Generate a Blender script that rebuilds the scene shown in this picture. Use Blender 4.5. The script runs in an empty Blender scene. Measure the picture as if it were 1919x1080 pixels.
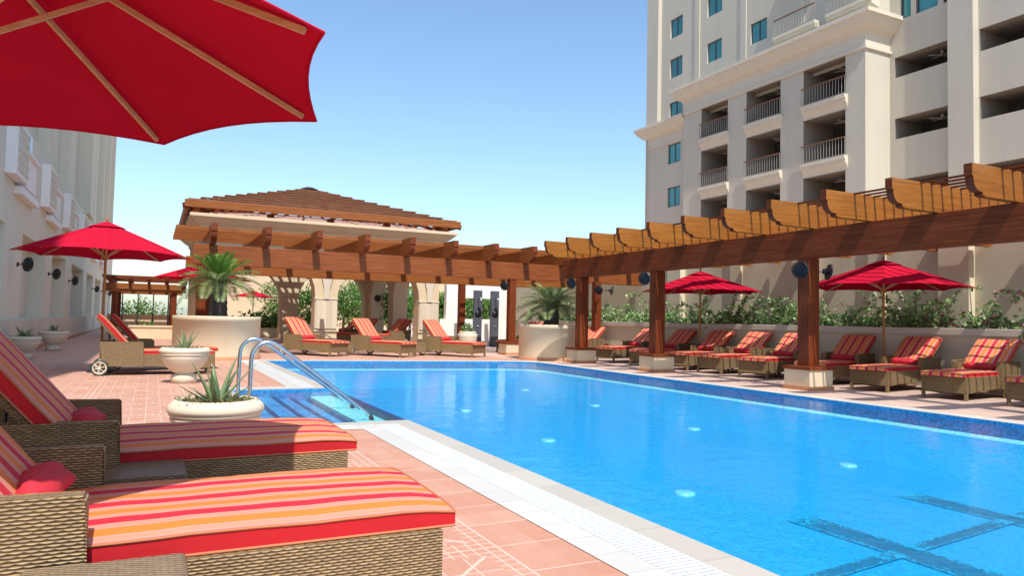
import bpy, math, random
from mathutils import Vector, Matrix
from mathutils.geometry import tessellate_polygon
random.seed(7)
SC = bpy.context.scene
COL = SC.collection
R_ = math.radians
PI = math.pi

# ------------------------------------------------------------------ mesh builder
class MB:
    def __init__(s): s.v=[]; s.f=[]; s.m=[]; s.uv=[]; s.sm=[]
    def face(s, pts, mi=0, uv=None, smooth=False):
        n=len(s.v); s.v.extend([tuple(p) for p in pts]); s.f.append(tuple(range(n,n+len(pts))))
        s.m.append(mi); s.uv.append(uv); s.sm.append(smooth)
    def idx(s, verts, faces, mi=0, smooth=False, uvs=None):
        n=len(s.v); s.v.extend([tuple(p) for p in verts])
        for k,f in enumerate(faces):
            s.f.append(tuple(n+i for i in f)); s.m.append(mi if not isinstance(mi,list) else mi[k])
            s.uv.append(None if uvs is None else [uvs[i] for i in f]); s.sm.append(smooth)
    def box(s,x0,x1,y0,y1,z0,z1,mi=0,M=None):
        p=[Vector((x,y,z)) for z in (z0,z1) for y in (y0,y1) for x in (x0,x1)]
        if M is not None: p=[M@q for q in p]
        s.idx(p,[(0,2,3,1),(4,5,7,6),(0,1,5,4),(2,6,7,3),(0,4,6,2),(1,3,7,5)],mi)
    def bar(s,a,b,w,h,mi=0,up=(0,0,1)):
        a=Vector(a);b=Vector(b);d=(b-a);L=d.length;d.normalize();u=Vector(up)
        sx=d.cross(u)
        if sx.length<1e-4: sx=d.cross(Vector((1,0,0)))
        sx.normalize();u=sx.cross(d)
        M=Matrix((( d.x,sx.x,u.x,a.x),(d.y,sx.y,u.y,a.y),(d.z,sx.z,u.z,a.z),(0,0,0,1)))
        s.box(0,L,-w/2,w/2,-h/2,h/2,mi,M)
    def prism(s,poly,fn,d0,d1,mi=0):
        n=len(poly); a=[fn(u,v,d0) for u,v in poly]; b=[fn(u,v,d1) for u,v in poly]
        tri=tessellate_polygon([[Vector((u,v,0)) for u,v in poly]])
        s.idx(a+b,[tuple(t) for t in tri]+[tuple(n+i for i in reversed(t)) for t in tri]+[(i,(i+1)%n,n+(i+1)%n,n+i) for i in range(n)],mi)
    def lathe(s,prof,n=32,c=(0,0,0),mi=0,smooth=True,a0=0.0):
        V=[];F=[]
        for r,z in prof:
            for k in range(n):
                a=a0+2*PI*k/n; V.append((c[0]+r*math.cos(a),c[1]+r*math.sin(a),c[2]+z))
        for i in range(len(prof)-1):
            for k in range(n):
                F.append((i*n+k,i*n+(k+1)%n,(i+1)*n+(k+1)%n,(i+1)*n+k))
        s.idx(V,F,mi,smooth)
    def tube(s,pts,r,n=10,mi=0,smooth=True,caps=True):
        pts=[Vector(p) for p in pts]; V=[];F=[]; N=None
        for i,p in enumerate(pts):
            d=(pts[min(i+1,len(pts)-1)]-pts[max(i-1,0)]).normalized()
            if N is None:
                N=d.cross(Vector((0,0,1)))
                if N.length<1e-3: N=d.cross(Vector((1,0,0)))
            N=(N-d*N.dot(d)).normalized(); B=d.cross(N)
            rr=r[i] if isinstance(r,(list,tuple)) else r
            for k in range(n):
                a=2*PI*k/n; V.append(p+N*(rr*math.cos(a))+B*(rr*math.sin(a)))
        for i in range(len(pts)-1):
            for k in range(n): F.append((i*n+k,i*n+(k+1)%n,(i+1)*n+(k+1)%n,(i+1)*n+k))
        s.idx(V,F,mi,smooth)
        if caps:
            L=len(pts)-1
            s.idx(V[:n],[tuple(reversed(range(n)))],mi); s.idx(V[L*n:],[tuple(range(n))],mi)
    def ring(s,c,R,r,axis='x',n=24,m=8,mi=0):
        pts=[]
        V=[];F=[]
        for i in range(n):
            a=2*PI*i/n
            for k in range(m):
                b=2*PI*k/m; rr=R+r*math.cos(b); w=r*math.sin(b)
                u,v=rr*math.cos(a),rr*math.sin(a)
                q={'x':(w,u,v),'y':(u,w,v),'z':(u,v,w)}[axis]
                V.append((c[0]+q[0],c[1]+q[1],c[2]+q[2]))
        for i in range(n):
            for k in range(m):
                F.append((i*m+k,((i+1)%n)*m+k,((i+1)%n)*m+(k+1)%m,i*m+(k+1)%m))
        s.idx(V,F,mi,True)
    def grid(s,fn,nu,nv,mi=0,smooth=True,uvfn=None):
        V=[fn(i/nu,j/nv) for i in range(nu+1) for j in range(nv+1)]
        U=None if uvfn is None else [uvfn(i/nu,j/nv) for i in range(nu+1) for j in range(nv+1)]
        F=[(i*(nv+1)+j,(i+1)*(nv+1)+j,(i+1)*(nv+1)+j+1,i*(nv+1)+j+1) for i in range(nu) for j in range(nv)]
        s.idx(V,F,mi,smooth,U)
    def leaf(s,p,d,w,L,n,mi=0):
        p=Vector(p);d=Vector(d);n=Vector(n);t=d.cross(n)
        if t.length<1e-4: t=Vector((1,0,0))
        t.normalize()
        s.face([p,p+d*(L*.45)+t*(w/2),p+d*L,p+d*(L*.45)-t*(w/2)],mi)
    def build(s,name,mats,parent=None,loc=None,bevel=0,rotz=0):
        me=bpy.data.meshes.new(name); me.from_pydata(s.v,[],s.f); 
        if not isinstance(mats,(list,tuple)): mats=[mats]
        for m in mats: me.materials.append(m)
        me.polygons.foreach_set('material_index',s.m)
        me.polygons.foreach_set('use_smooth',s.sm)
        me.update()
        ul=me.uv_layers.new(name='UVMap'); data=ul.data
        for p,uv in zip(me.polygons,s.uv):
            n=p.normal; ax=max(range(3),key=lambda i:abs(n[i]))
            for k,li in enumerate(p.loop_indices):
                if uv is not None: data[li].uv=uv[k]
                else:
                    c=me.vertices[me.loops[li].vertex_index].co
                    data[li].uv=((c.y,c.z),(c.x,c.z),(c.x,c.y))[ax]
        o=bpy.data.objects.new(name,me); COL.objects.link(o)
        if parent is not None: o.parent=parent
        if loc is not None: o.location=loc
        if rotz: o.rotation_euler.z=rotz
        if bevel:
            b=o.modifiers.new('bevel','BEVEL'); b.width=bevel; b.segments=2; b.limit_method='ANGLE'; b.angle_limit=R_(50)
        return o

def tag(o,label=None,cat=None,group=None,kind=None):
    if label: o['label']=label
    if cat: o['category']=cat
    if group: o['group']=group
    if kind: o['kind']=kind
    return o
def thing(name,label,cat,loc=(0,0,0),rotz=0,group=None):
    o=bpy.data.objects.new(name,None); COL.objects.link(o); o.location=loc; o.rotation_euler=(0,0,rotz); o.empty_display_size=.2
    return tag(o,label,cat,group)
def copy_tree(o,parent=None):
    c=o.copy(); COL.objects.link(c)
    if parent is not None: c.parent=parent
    for ch in list(o.children): copy_tree(ch,c)
    return c
def dup(o,loc,rotz,label,scale=None):
    c=copy_tree(o); c.location=loc; c.rotation_euler=(0,0,rotz); c['label']=label
    if scale: c.scale=scale
    return c

# ------------------------------------------------------------------ materials
class NT:
    def __init__(s,name):
        s.mat=bpy.data.materials.new(name); s.mat.use_nodes=True; s.t=s.mat.node_tree; s.t.nodes.clear()
        s.out=s.t.nodes.new('ShaderNodeOutputMaterial')
    def n(s,typ,inp={},**props):
        nd=s.t.nodes.new('ShaderNode'+typ)
        for k,v in props.items(): setattr(nd,k,v)
        for k,v in inp.items(): s.set(nd,k,v)
        return nd
    def set(s,nd,k,v):
        sock=nd.inputs[k]
        if isinstance(v,bpy.types.NodeSocket): s.t.links.new(v,sock)
        elif isinstance(v,bpy.types.Node): s.t.links.new(v.outputs[0],sock)
        else:
            if isinstance(v,(tuple,list)) and len(v)==3 and sock.type=='RGBA': v=(*v,1)
            sock.default_value=v
    def math(s,op,a,b=None,c=None):
        nd=s.t.nodes.new('ShaderNodeMath'); nd.operation=op
        for i,x in enumerate((a,b,c)):
            if x is not None: s.set(nd,i,x)
        return nd.outputs[0]
    def mix(s,f,a,b,mode='MIX'):
        nd=s.t.nodes.new('ShaderNodeMix'); nd.data_type='RGBA'; nd.blend_type=mode
        s.set(nd,0,f)
        for i,x in ((6,a),(7,b)):
            if isinstance(x,(tuple,list)) and len(x)==3: x=(*x,1)
            s.set(nd,i,x)
        return nd.outputs[2]
    def ramp(s,fac,stops,interp='LINEAR'):
        nd=s.t.nodes.new('ShaderNodeValToRGB'); nd.color_ramp.interpolation=interp
        el=nd.color_ramp.elements
        while len(el)<len(stops): el.new(.5)
        for e,(p,c) in zip(el,stops): e.position=p; e.color=(*c,1) if len(c)==3 else c
        s.set(nd,0,fac); return nd.outputs[0]
    def coords(s,which='Object'): return s.n('TexCoord').outputs[which]
    def mapv(s,vec,scale=(1,1,1),loc=(0,0,0),rot=(0,0,0)):
        return s.n('Mapping',{0:vec,'Scale':scale,'Location':loc,'Rotation':rot}).outputs[0]
    def noise(s,vec,scale,detail=3,rough=.5,out=0):
        return s.n('TexNoise',{'Vector':vec,'Scale':scale,'Detail':detail,'Roughness':rough}).outputs[out]
    def bump(s,h,strength=.3,dist=.01):
        return s.n('Bump',{'Height':h,'Strength':strength,'Distance':dist}).outputs[0]
    def princ(s,color,rough=.6,normal=None,**kw):
        p=s.n('BsdfPrincipled',{'Base Color':color,'Roughness':rough})
        if normal is not None: s.set(p,'Normal',normal)
        for k,v in kw.items(): s.set(p,k.replace('_',' '),v)
        s.t.links.new(p.outputs[0],s.out.inputs[0]); return p
    def surf(s,sh): s.t.links.new(sh.outputs[0] if isinstance(sh,bpy.types.Node) else sh,s.out.inputs[0]); return s.mat

def mul(c,k): return tuple(x*k for x in c)
def plaster(name,c,var=.10,scale=.8,b=.15):
    t=NT(name); o=t.coords(); a=t.noise(o,scale,4,.6); f=t.noise(o,45,3,.6)
    st=t.noise(t.mapv(o,(1.6,1.6,.12)),1.0,4,.6)
    col=t.mix(a,mul(c,1-var),mul(c,1+var)); col=t.mix(t.math('MULTIPLY',t.math('SUBTRACT',st,.45),.5),col,mul(c,.6))
    t.princ(col,.9,t.bump(f,b,.004)); return t.mat
def wood(name,c1,c2,vertical=False,rough=.42):
    t=NT(name); uv=t.coords('UV'); g=t.n('ObjectInfo').outputs['Random']
    sc=(1.2,26,1) if not vertical else (26,1.2,1)
    off=t.n('CombineXYZ',{0:t.math('MULTIPLY',g,17.0),1:t.math('MULTIPLY',g,9.0)}).outputs[0]
    v=t.n('VectorMath',{0:uv,1:off},operation='ADD').outputs[0]
    a=t.noise(t.mapv(v,sc),1.0,5,.65); b=t.noise(t.mapv(v,(1.6,1.6,1)),.8,2); k=t.noise(t.mapv(v,(sc[0]*3,sc[1]*3,1)),1.0,2)
    col=t.ramp(a,[(.30,mul(c1,.55)),(.5,c1),(.68,c2)])
    col=t.mix(t.math('MULTIPLY',b,.45),col,mul(c1,.62)); col=t.mix(t.math('MULTIPLY',g,.45),col,mul(c1,.72))
    ck=t.noise(t.mapv(v,(sc[0]*.5,sc[1]*.4,1)),1.3,1); col=t.mix(t.math('MULTIPLY',t.math('GREATER_THAN',ck,.66),.35),col,mul(c1,.4))
    t.princ(col,t.math('ADD',t.math('MULTIPLY',k,.25),rough-.1),t.bump(a,.25,.003),Specular_IOR_Level=.22); return t.mat
def flat(name,c,rough=.5,metal=0.0,var=.08):
    t=NT(name); a=t.noise(t.coords(),6,3)
    t.princ(t.mix(a,mul(c,1-var),mul(c,1+var)),rough,Metallic=metal); return t.mat

M={}
M['wood_red']=wood('stained_beam_wood',(.20,.040,.011),(.29,.078,.022),rough=.55)
M['wood_far']=wood('reddish_far_beam_wood',(.26,.072,.020),(.36,.12,.036))
M['wood_post']=wood('stained_post_wood',(.18,.036,.010),(.27,.068,.018),True,.5)
M['wood_gold']=wood('golden_rafter_wood',(.35,.122,.020),(.45,.178,.034))
M['wood_orange']=wood('orange_rafter_wood',(.31,.10,.026),(.42,.165,.05))
M['wood_roof']=wood('weathered_roof_wood',(.25,.11,.058),(.35,.185,.11),rough=.6)
M['rib_wood']=wood('pale_rib_wood',(.62,.38,.17),(.72,.50,.26))
M['wood_pole']=wood('umbrella_pole_wood',(.42,.20,.06),(.55,.30,.11),True)
M['plaster_cream']=plaster('cream_plaster',(.66,.53,.36))
M['plaster_tower']=plaster('tower_plaster',(.53,.49,.40),.09,.15)
M['plaster_trim']=plaster('pale_trim_plaster',(.62,.57,.46),.05,.3)
M['plaster_wall']=plaster('garden_wall_plaster',(.68,.60,.44))
M['plaster_left']=plaster('left_block_plaster',(.66,.645,.53),.06,.3)
M['plaster_white']=plaster('white_render',(.84,.83,.80),.04)
M['plaster_pot']=plaster('pale_cast_stone',(.64,.56,.43),.07,3)
M['band_terracotta']=plaster('terracotta_band',(.50,.23,.12),.15,3)
M['black']=flat('black_plastic',(.015,.017,.02),.45)
M['fan_grey']=flat('dark_grey_plastic',(.025,.032,.04),.4)
M['steel']=flat('polished_steel',(.50,.55,.58),.20,1.0,.03)
M['slate']=flat('dark_slate',(.075,.08,.11),.6)
M['white_metal']=flat('white_painted_metal',(.50,.46,.40),.4)
M['wheel_cream']=flat('cream_wheel',(.66,.58,.42),.5)
M['soil']=flat('dry_soil',(.13,.09,.05),.95,0,.4)
M['dark_room']=flat('shaded_room',(.10,.08,.062),.9)  # balcony back walls, the shade of the recess is in this dark colour
M['rail_grey']=flat('taupe_railing_metal',(.34,.31,.27),.5)
M['loggia']=plaster('shaded_loggia_plaster',(.25,.215,.175),.06,.3)  # tower plaster darkened for recess reveals, their shade put into the colour
M['cap_stone']=plaster('pale_wall_cap',(.62,.56,.45),.06,2)

def mk_wicker():
    t=NT('woven_wicker'); uv=t.coords('UV'); q=t.n('SeparateXYZ',{0:uv}).outputs
    wob=t.noise(uv,11,2); v=t.math('ADD',t.math('ADD',t.math('DIVIDE',q[1],.0112),500.0),t.math('MULTIPLY',wob,.14)); row=t.math('FLOOR',v); fv=t.math('FRACT',v)
    u=t.math('ADD',t.math('ADD',t.math('ADD',t.math('DIVIDE',q[0],.040),300.0),t.math('MULTIPLY',t.noise(uv,23,2),.35)),t.math('MULTIPLY',t.math('MODULO',row,2.0),.5)); cu=t.math('FLOOR',u); fu=t.math('FRACT',u)
    pu=t.math('POWER',t.math('ABSOLUTE',t.math('SUBTRACT',t.math('MULTIPLY',fu,2.0),1.0)),2.0)
    av=t.math('ABSOLUTE',t.math('SUBTRACT',t.math('MULTIPLY',fv,2.0),1.0))
    wd=t.math('SUBTRACT',1.02,t.math('MULTIPLY',pu,.62))
    h=t.math('MULTIPLY',t.math('SUBTRACT',wd,av),1.25); h=t.math('MINIMUM',t.math('MAXIMUM',h,0.0),1.0)
    rnd=t.n('TexWhiteNoise',{'Vector':t.n('CombineXYZ',{0:row,1:cu}).outputs[0]}).outputs[0]
    rr=t.n('TexWhiteNoise',{'Vector':t.n('CombineXYZ',{0:row,1:7.0}).outputs[0]}).outputs[0]
    strand=t.mix(rnd,(.26,.162,.062),(.44,.295,.125)); strand=t.mix(t.math('MULTIPLY',rr,.35),strand,(.30,.21,.11))
    n=t.noise(uv,7,3); strand=t.mix(t.math('MULTIPLY',n,.3),strand,(.24,.155,.08))
    k=t.ramp(h,[(.02,(0,0,0)),(.40,(1,1,1))])
    col=t.mix(k,(.06,.038,.018),strand)
    t.princ(col,.5,t.bump(h,.8,.007)); return t.mat
M['wicker']=mk_wicker()

def mk_stripe():
    t=NT('striped_canvas'); uv=t.coords('UV'); sx=t.n('SeparateXYZ',{0:uv}).outputs
    f=t.math('FRACT',t.math('ADD',t.math('DIVIDE',sx[1],.192),20.13))
    red=(.58,.010,.032);pk=(.66,.275,.175);orr=(.76,.205,.026);pl=(.62,.315,.265)
    col=t.ramp(f,[(0,red),(.24,pl),(.27,pk),(.40,pl),(.43,orr),(.70,pl),(.73,pk),(.88,pl),(.92,red)],'CONSTANT')
    w=t.n('TexWave',{'Vector':uv,'Scale':140.0},wave_type='BANDS',bands_direction='X').outputs[1]
    n=t.noise(uv,5,3)
    col=t.mix(t.math('MULTIPLY',n,.10),col,(.5,.1,.06))
    h=t.math('ADD',t.math('MULTIPLY',w,.15),t.noise(uv,7,2))
    t.princ(col,.85,t.bump(h,.35,.012)); return t.mat
M['stripe']=mk_stripe()
def fabric(name,c,trans=0.0,ct=None):
    t=NT(name); o=t.coords(); n=t.noise(o,3,3); f=t.noise(o,160,2)
    col=t.mix(n,mul(c,.88),mul(c,1.1)); b=t.bump(f,.15,.002)
    if not trans: t.princ(col,.85,b); return t.mat
    d=t.n('BsdfDiffuse',{0:col,'Normal':b}); tr=t.n('BsdfTranslucent',{0:(*(ct or c),1)})
    return t.surf(t.n('MixShader',{0:trans,1:d.outputs[0],2:tr.outputs[0]}))
M['red_side']=fabric('red_canvas_side',(.47,.004,.009))
M['pillow']=fabric('red_towelling',(.50,.02,.035))
M['piping']=fabric('orange_piping',(.45,.16,.07))
M['umbrella']=fabric('red_umbrella_canvas',(.47,.012,.036),.03,(.4,.003,.01))

def leafmat(name,c1,c2,c3,trans=.3):
    t=NT(name); r=t.n('NewGeometry').outputs['Random Per Island']
    col=t.ramp(r,[(0,c1),(.5,c2),(1,c3)])
    p=t.n('BsdfPrincipled',{'Base Color':col,'Roughness':.45}); tr=t.n('BsdfTranslucent',{0:col})
    return t.surf(t.n('MixShader',{0:trans,1:p.outputs[0],2:tr.outputs[0]}))
M['leaf_vine']=leafmat('vine_leaf',(.09,.20,.05),(.24,.40,.13),(.52,.62,.36))
M['leaf_tree']=leafmat('tree_leaf',(.05,.14,.02),(.11,.24,.04),(.22,.36,.09))
M['leaf_palm']=leafmat('palm_leaflet',(.10,.17,.045),(.20,.27,.09),(.40,.42,.20))
M['leaf_palm_new']=leafmat('young_palm_leaflet',(.06,.17,.02),(.11,.26,.03),(.18,.34,.06))
M['aloe']=leafmat('aloe_leaf',(.17,.26,.11),(.23,.33,.15),(.30,.38,.19),.15)
M['grass_dry']=leafmat('dry_groundcover',(.16,.15,.05),(.26,.24,.09),(.36,.33,.16))
M['flower']=leafmat('magenta_bract',(.45,.03,.18),(.58,.06,.28),(.50,.02,.10))
M['bark']=flat('palm_bark',(.06,.05,.045),.95,0,.5)
M['stem']=flat('woody_stem',(.16,.10,.05),.9,0,.3)

def mk_deck():
    t=NT('terracotta_tile_deck'); o=t.coords(); s=t.n('SeparateXYZ',{0:o}).outputs; x,y=s[0],s[1]
    P=1.26
    def frac(v,p,off=0.0): return t.math('FRACT',t.math('ADD',t.math('DIVIDE',v,p),off+50.0))
    def line(fr,w):   # 1 near the cell border
        return t.math('LESS_THAN',t.math('MINIMUM',fr,t.math('SUBTRACT',1.0,fr)),w)
    u=frac(x,P,-1.75/P%1); v=frac(y,P,.1)
    big=t.math('MAXIMUM',line(frac(x,.42,-1.75/.42%1),.012),line(frac(y,.42,.3),.012))
    cell=t.math('MAXIMUM',line(u,.006),line(v,.006))
    du=t.math('ABSOLUTE',t.math('SUBTRACT',u,.5)); dv=t.math('ABSOLUTE',t.math('SUBTRACT',v,.5)); mx=t.math('MAXIMUM',du,dv)
    rim=t.math('GREATER_THAN',mx,.405)
    small=t.math('MAXIMUM',line(frac(x,P/17,-1.75*17/P%1),.06),line(frac(y,P/17,1.7),.06))
    mid=t.math('MAXIMUM',line(frac(x,P/7.4,.2),.025),line(frac(y,P/4.9,.1),.018))
    diag=t.math('LESS_THAN',t.math('ABSOLUTE',t.math('SUBTRACT',du,dv)),.012)
    inner=t.math('MAXIMUM',mid,diag)
    pat=t.math('MAXIMUM',t.math('MULTIPLY',rim,small),t.math('MULTIPLY',t.math('SUBTRACT',1.0,rim),inner))
    pat=t.math('MAXIMUM',pat,cell)
    plain=t.math('MULTIPLY',t.math('GREATER_THAN',x,1.75),t.math('LESS_THAN',x,2.6))
    plain=t.math('MULTIPLY',plain,t.math('LESS_THAN',y,20.0))
    grout=t.math('ADD',t.math('MULTIPLY',plain,big),t.math('MULTIPLY',t.math('SUBTRACT',1.0,plain),pat))
    grout=t.math('MINIMUM',grout,1.0)
    cid=t.n('TexWhiteNoise',{'Vector':t.n('VectorMath',{0:t.mapv(o,(2.381,2.381,1),(-.1667,.3,0))},operation='FLOOR').outputs[0]}).outputs[0]
    cid2=t.n('TexWhiteNoise',{'Vector':t.n('VectorMath',{0:t.mapv(o,(5.9,3.9,1),(.2,.1,0))},operation='FLOOR').outputs[0]}).outputs[0]
    n1=t.noise(o,1.1,4,.6); n2=t.noise(o,14,4,.65)
    tile=t.mix(n2,(.44,.175,.10),(.56,.268,.17)); tile=t.mix(t.math('MULTIPLY',cid2,.34),tile,(.62,.40,.31)); tile=t.mix(t.math('MULTIPLY',cid,.2),tile,(.40,.15,.085))
    tile=t.mix(t.math('MULTIPLY',n1,.32),tile,(.60,.38,.29))
    col=t.mix(t.math('MULTIPLY',grout,.78),tile,(.66,.53,.44))
    pale=t.math('MULTIPLY',t.math('GREATER_THAN',x,10.6),t.math('ADD',.35,t.math('MULTIPLY',n2,.35))); col=t.mix(pale,col,(.64,.53,.46))
    st=t.noise(t.mapv(o,(.5,.9,1)),.7,5,.65); col=t.mix(t.math('MULTIPLY',t.math('SUBTRACT',st,.42),.7),col,(.40,.27,.20))
    t.princ(col,t.math('ADD',.5,t.math('MULTIPLY',n2,.3)),t.bump(t.math('SUBTRACT',1.0,grout),.25,.004)); return t.mat
M['deck']=mk_deck()
def mk_tile(name,c,sx,sy,gap,var=.06,rough=.5,gc=.75):
    t=NT(name); o=t.coords(); br=t.n('TexBrick',{'Vector':o,'Color1':(*mul(c,1+var),1),'Color2':(*mul(c,1-var),1),'Mortar':(*mul(c,gc),1),'Scale':1.0,'Mortar Size':gap,'Mortar Smooth':.2,'Brick Width':sx,'Row Height':sy},offset=0.0)
    n=t.noise(o,9,4,.6); col=t.mix(t.math('MULTIPLY',n,.25),br.outputs[0],mul(c,.78)); t.princ(col,rough,t.bump(br.outputs['Fac'],-.3,.003)); return t.mat
M['coping']=mk_tile('cream_coping_tile',(.49,.45,.385),.6,.6,.006)
M['white_tile']=mk_tile('white_edge_tile',(.58,.56,.52),.3,.3,.005)
def mk_grate():
    t=NT('white_drain_grate'); o=t.coords(); s=t.n('SeparateXYZ',{0:o}).outputs
    f=t.math('FRACT',t.math('ADD',t.math('DIVIDE',s[1],.042),100.0)); g=t.math('FRACT',t.math('ADD',t.math('DIVIDE',s[0],.13),100.0))
    sl=t.math('MULTIPLY',t.math('LESS_THAN',f,.32),t.math('GREATER_THAN',g,.08))
    n=t.noise(o,2.2,3)
    col=t.mix(t.math('MULTIPLY',sl,.75),t.mix(n,(.62,.62,.60),(.70,.70,.68)),(.30,.31,.33)); t.princ(col,.45,t.bump(sl,-.5,.006)); return t.mat
M['grate']=mk_grate()
def mk_mosaic(name,c,spread,cell=.024):
    t=NT(name); o=t.coords()
    w=t.n('TexWhiteNoise',{'Vector':t.n('VectorMath',{0:t.mapv(o,(1/cell,1/cell,1/cell),(.013,.017,.011))},operation='FLOOR').outputs[0]}).outputs[0]
    v=t.n('TexVoronoi',{'Vector':t.n('VectorMath',{0:o,1:t.n('VectorMath',{0:t.n('TexNoise',{'Vector':o,'Scale':3.0}).outputs[1],1:(.25,.25,.25)},operation='MULTIPLY').outputs[0]},operation='ADD').outputs[0],'Scale':4.2},feature='DISTANCE_TO_EDGE').outputs[0]
    big=t.noise(o,.35,2)
    col=t.mix(w,mul(c,1-spread),tuple(min(1,x*(1+spread)+.012*spread) for x in c))
    col=t.mix(t.math('MULTIPLY',big,.25),col,mul(c,.86))
    t.princ(col,.35); return t.mat
M['pool_blue']=mk_mosaic('blue_glass_mosaic',(.001,.34,.67),.20)
M['pool_navy']=mk_mosaic('navy_glass_mosaic',(.02,.22,.48),.4)
M['pool_dark']=mk_mosaic('dark_navy_mosaic',(.012,.045,.16),.4)
M['pool_teal']=mk_mosaic('teal_glass_mosaic',(.26,.72,.80),.35)
M['pool_step']=mk_mosaic('pale_blue_mosaic',(.05,.30,.60),.45)
def mk_lane():
    t=NT('lane_mosaic'); o=t.coords(); v=t.n('SeparateXYZ',{0:t.coords('UV')}).outputs
    cell=t.n('VectorMath',{0:t.mapv(o,(42,42,42),(.013,.017,.011))},operation='FLOOR').outputs[0]
    w=t.n('TexWhiteNoise',{'Vector':cell}).outputs[0]; w2=t.n('TexWhiteNoise',{'Vector':t.mapv(cell,(1.3,.7,1))}).outputs[0]
    e=t.math('POWER',t.math('ABSOLUTE',v[1]),4.0); e=t.math('MAXIMUM',e,t.math('SUBTRACT',1.0,t.math('MULTIPLY',v[0],1.6)))
    dark=t.math('GREATER_THAN',t.math('ADD',w,.02),e)
    col=t.mix(dark,t.mix(w2,(.001,.25,.42),(.001,.44,.70)),t.mix(w2,(.002,.12,.22),(.004,.19,.33)))
    t.princ(col,.35); return t.mat
M['lane']=mk_lane()
M['lamp_lens']=flat('pale_lamp_lens',(.16,.56,.66),.3)
def mk_water():
    t=NT('pool_water'); o=t.coords()
    n1=t.noise(o,3.2,3,.55); n2=t.noise(t.mapv(o,(1,1.3,1)),17,3,.6); n3=t.noise(o,.9,2)
    h=t.math('ADD',t.math('ADD',t.math('MULTIPLY',n1,.5),t.math('MULTIPLY',n2,.06)),t.math('MULTIPLY',n3,.5))
    b=t.bump(h,.32,.05)
    fr=t.n('Fresnel',{'IOR':1.33,'Normal':b}).outputs[0]
    fr=t.math('MULTIPLY',fr,.46)
    tr=t.n('BsdfTransparent',{0:(.84,.96,1.0,1)}); g=t.n('BsdfGlossy',{0:(.95,.97,1,1),'Roughness':.05,'Normal':b})
    return t.surf(t.n('MixShader',{0:fr,1:tr.outputs[0],2:g.outputs[0]}))
M['water']=mk_water()
def mk_glass(name,c,rough=.06):
    t=NT(name); o=t.coords(); n=t.noise(o,.6,2)
    r=t.n('ObjectInfo').outputs['Random']; t.princ(t.mix(t.math('MULTIPLY',r,.6),t.mix(n,mul(c,.6),mul(c,1.5)),mul(c,.35)),rough,Specular_IOR_Level=.75); return t.mat
M['glass']=mk_glass('teal_window_glass',(.05,.27,.28))
M['glass_dark']=mk_glass('dark_window_glass',(.012,.016,.018))
M['frame_dark']=flat('dark_window_frame',(.03,.045,.06),.4)
M['stone_tile']=mk_tile('rough_stone_cladding',(.66,.58,.46),.22,.09,.006,.14,.9,.7)

# ------------------------------------------------------------------ world, sun, camera
SUN=Vector((.104,.615,-.95)).normalized()     # direction of the light
w=bpy.data.worlds.new('World'); SC.world=w; w.use_nodes=True
wt=w.node_tree; wt.nodes.clear()
sky=wt.nodes.new('ShaderNodeTexSky'); sky.sky_type='NISHITA'; sky.sun_disc=False
sky.sun_elevation=math.asin(-SUN.z); sky.sun_rotation=math.atan2(-SUN.x,-SUN.y)
sky.air_density=1.1; sky.dust_density=1.0; sky.ozone_density=2.6
bg=wt.nodes.new('ShaderNodeBackground'); bg.inputs[1].default_value=.15
wo=wt.nodes.new('ShaderNodeOutputWorld'); tint=wt.nodes.new('ShaderNodeMix'); tint.data_type='RGBA'; tint.blend_type='MULTIPLY'; tint.inputs[0].default_value=1; tint.inputs[7].default_value=(1.0,1.08,1.10,1); wt.links.new(sky.outputs[0],tint.inputs[6]); wt.links.new(tint.outputs[2],bg.inputs[0]); wt.links.new(bg.outputs[0],wo.inputs[0])
sl=bpy.data.lights.new('sun','SUN'); sl.energy=4.0; sl.angle=R_(.5); sl.color=(1,.95,.87)
so=bpy.data.objects.new('sun',sl); COL.objects.link(so); so.rotation_euler=(-SUN).to_track_quat('Z','Y').to_euler()
cd=bpy.data.cameras.new('camera'); co=bpy.data.objects.new('camera',cd); COL.objects.link(co); SC.camera=co
cd.sensor_width=36; cd.lens=1355/1919*36; cd.clip_end=2000; cd.clip_start=.05
def _cam():
    f=1355.
    up=Vector((.021,1,61.1/f)).normalized(); d=Vector(((287-960)/f,-(587-540)/f,1))
    y=(d-up*d.dot(up)).normalized()
    # camera space here is x right, y up, z forward (left handed)
    x=Vector((up.y*y.z-up.z*y.y,up.z*y.x-up.x*y.z,up.x*y.y-up.y*y.x))
    right=Vector((x.x,y.x,up.x)); upc=Vector((x.y,y.y,up.y)); fw=Vector((x.z,y.z,up.z))
    m=Matrix((right,upc,-fw)).transposed().to_4x4(); m.translation=(0,0,1.25); return m
co.matrix_world=_cam()
SC.view_settings.view_transform='Standard'; SC.view_settings.look='None'; SC.view_settings.exposure=.45; SC.view_settings.gamma=1

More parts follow.
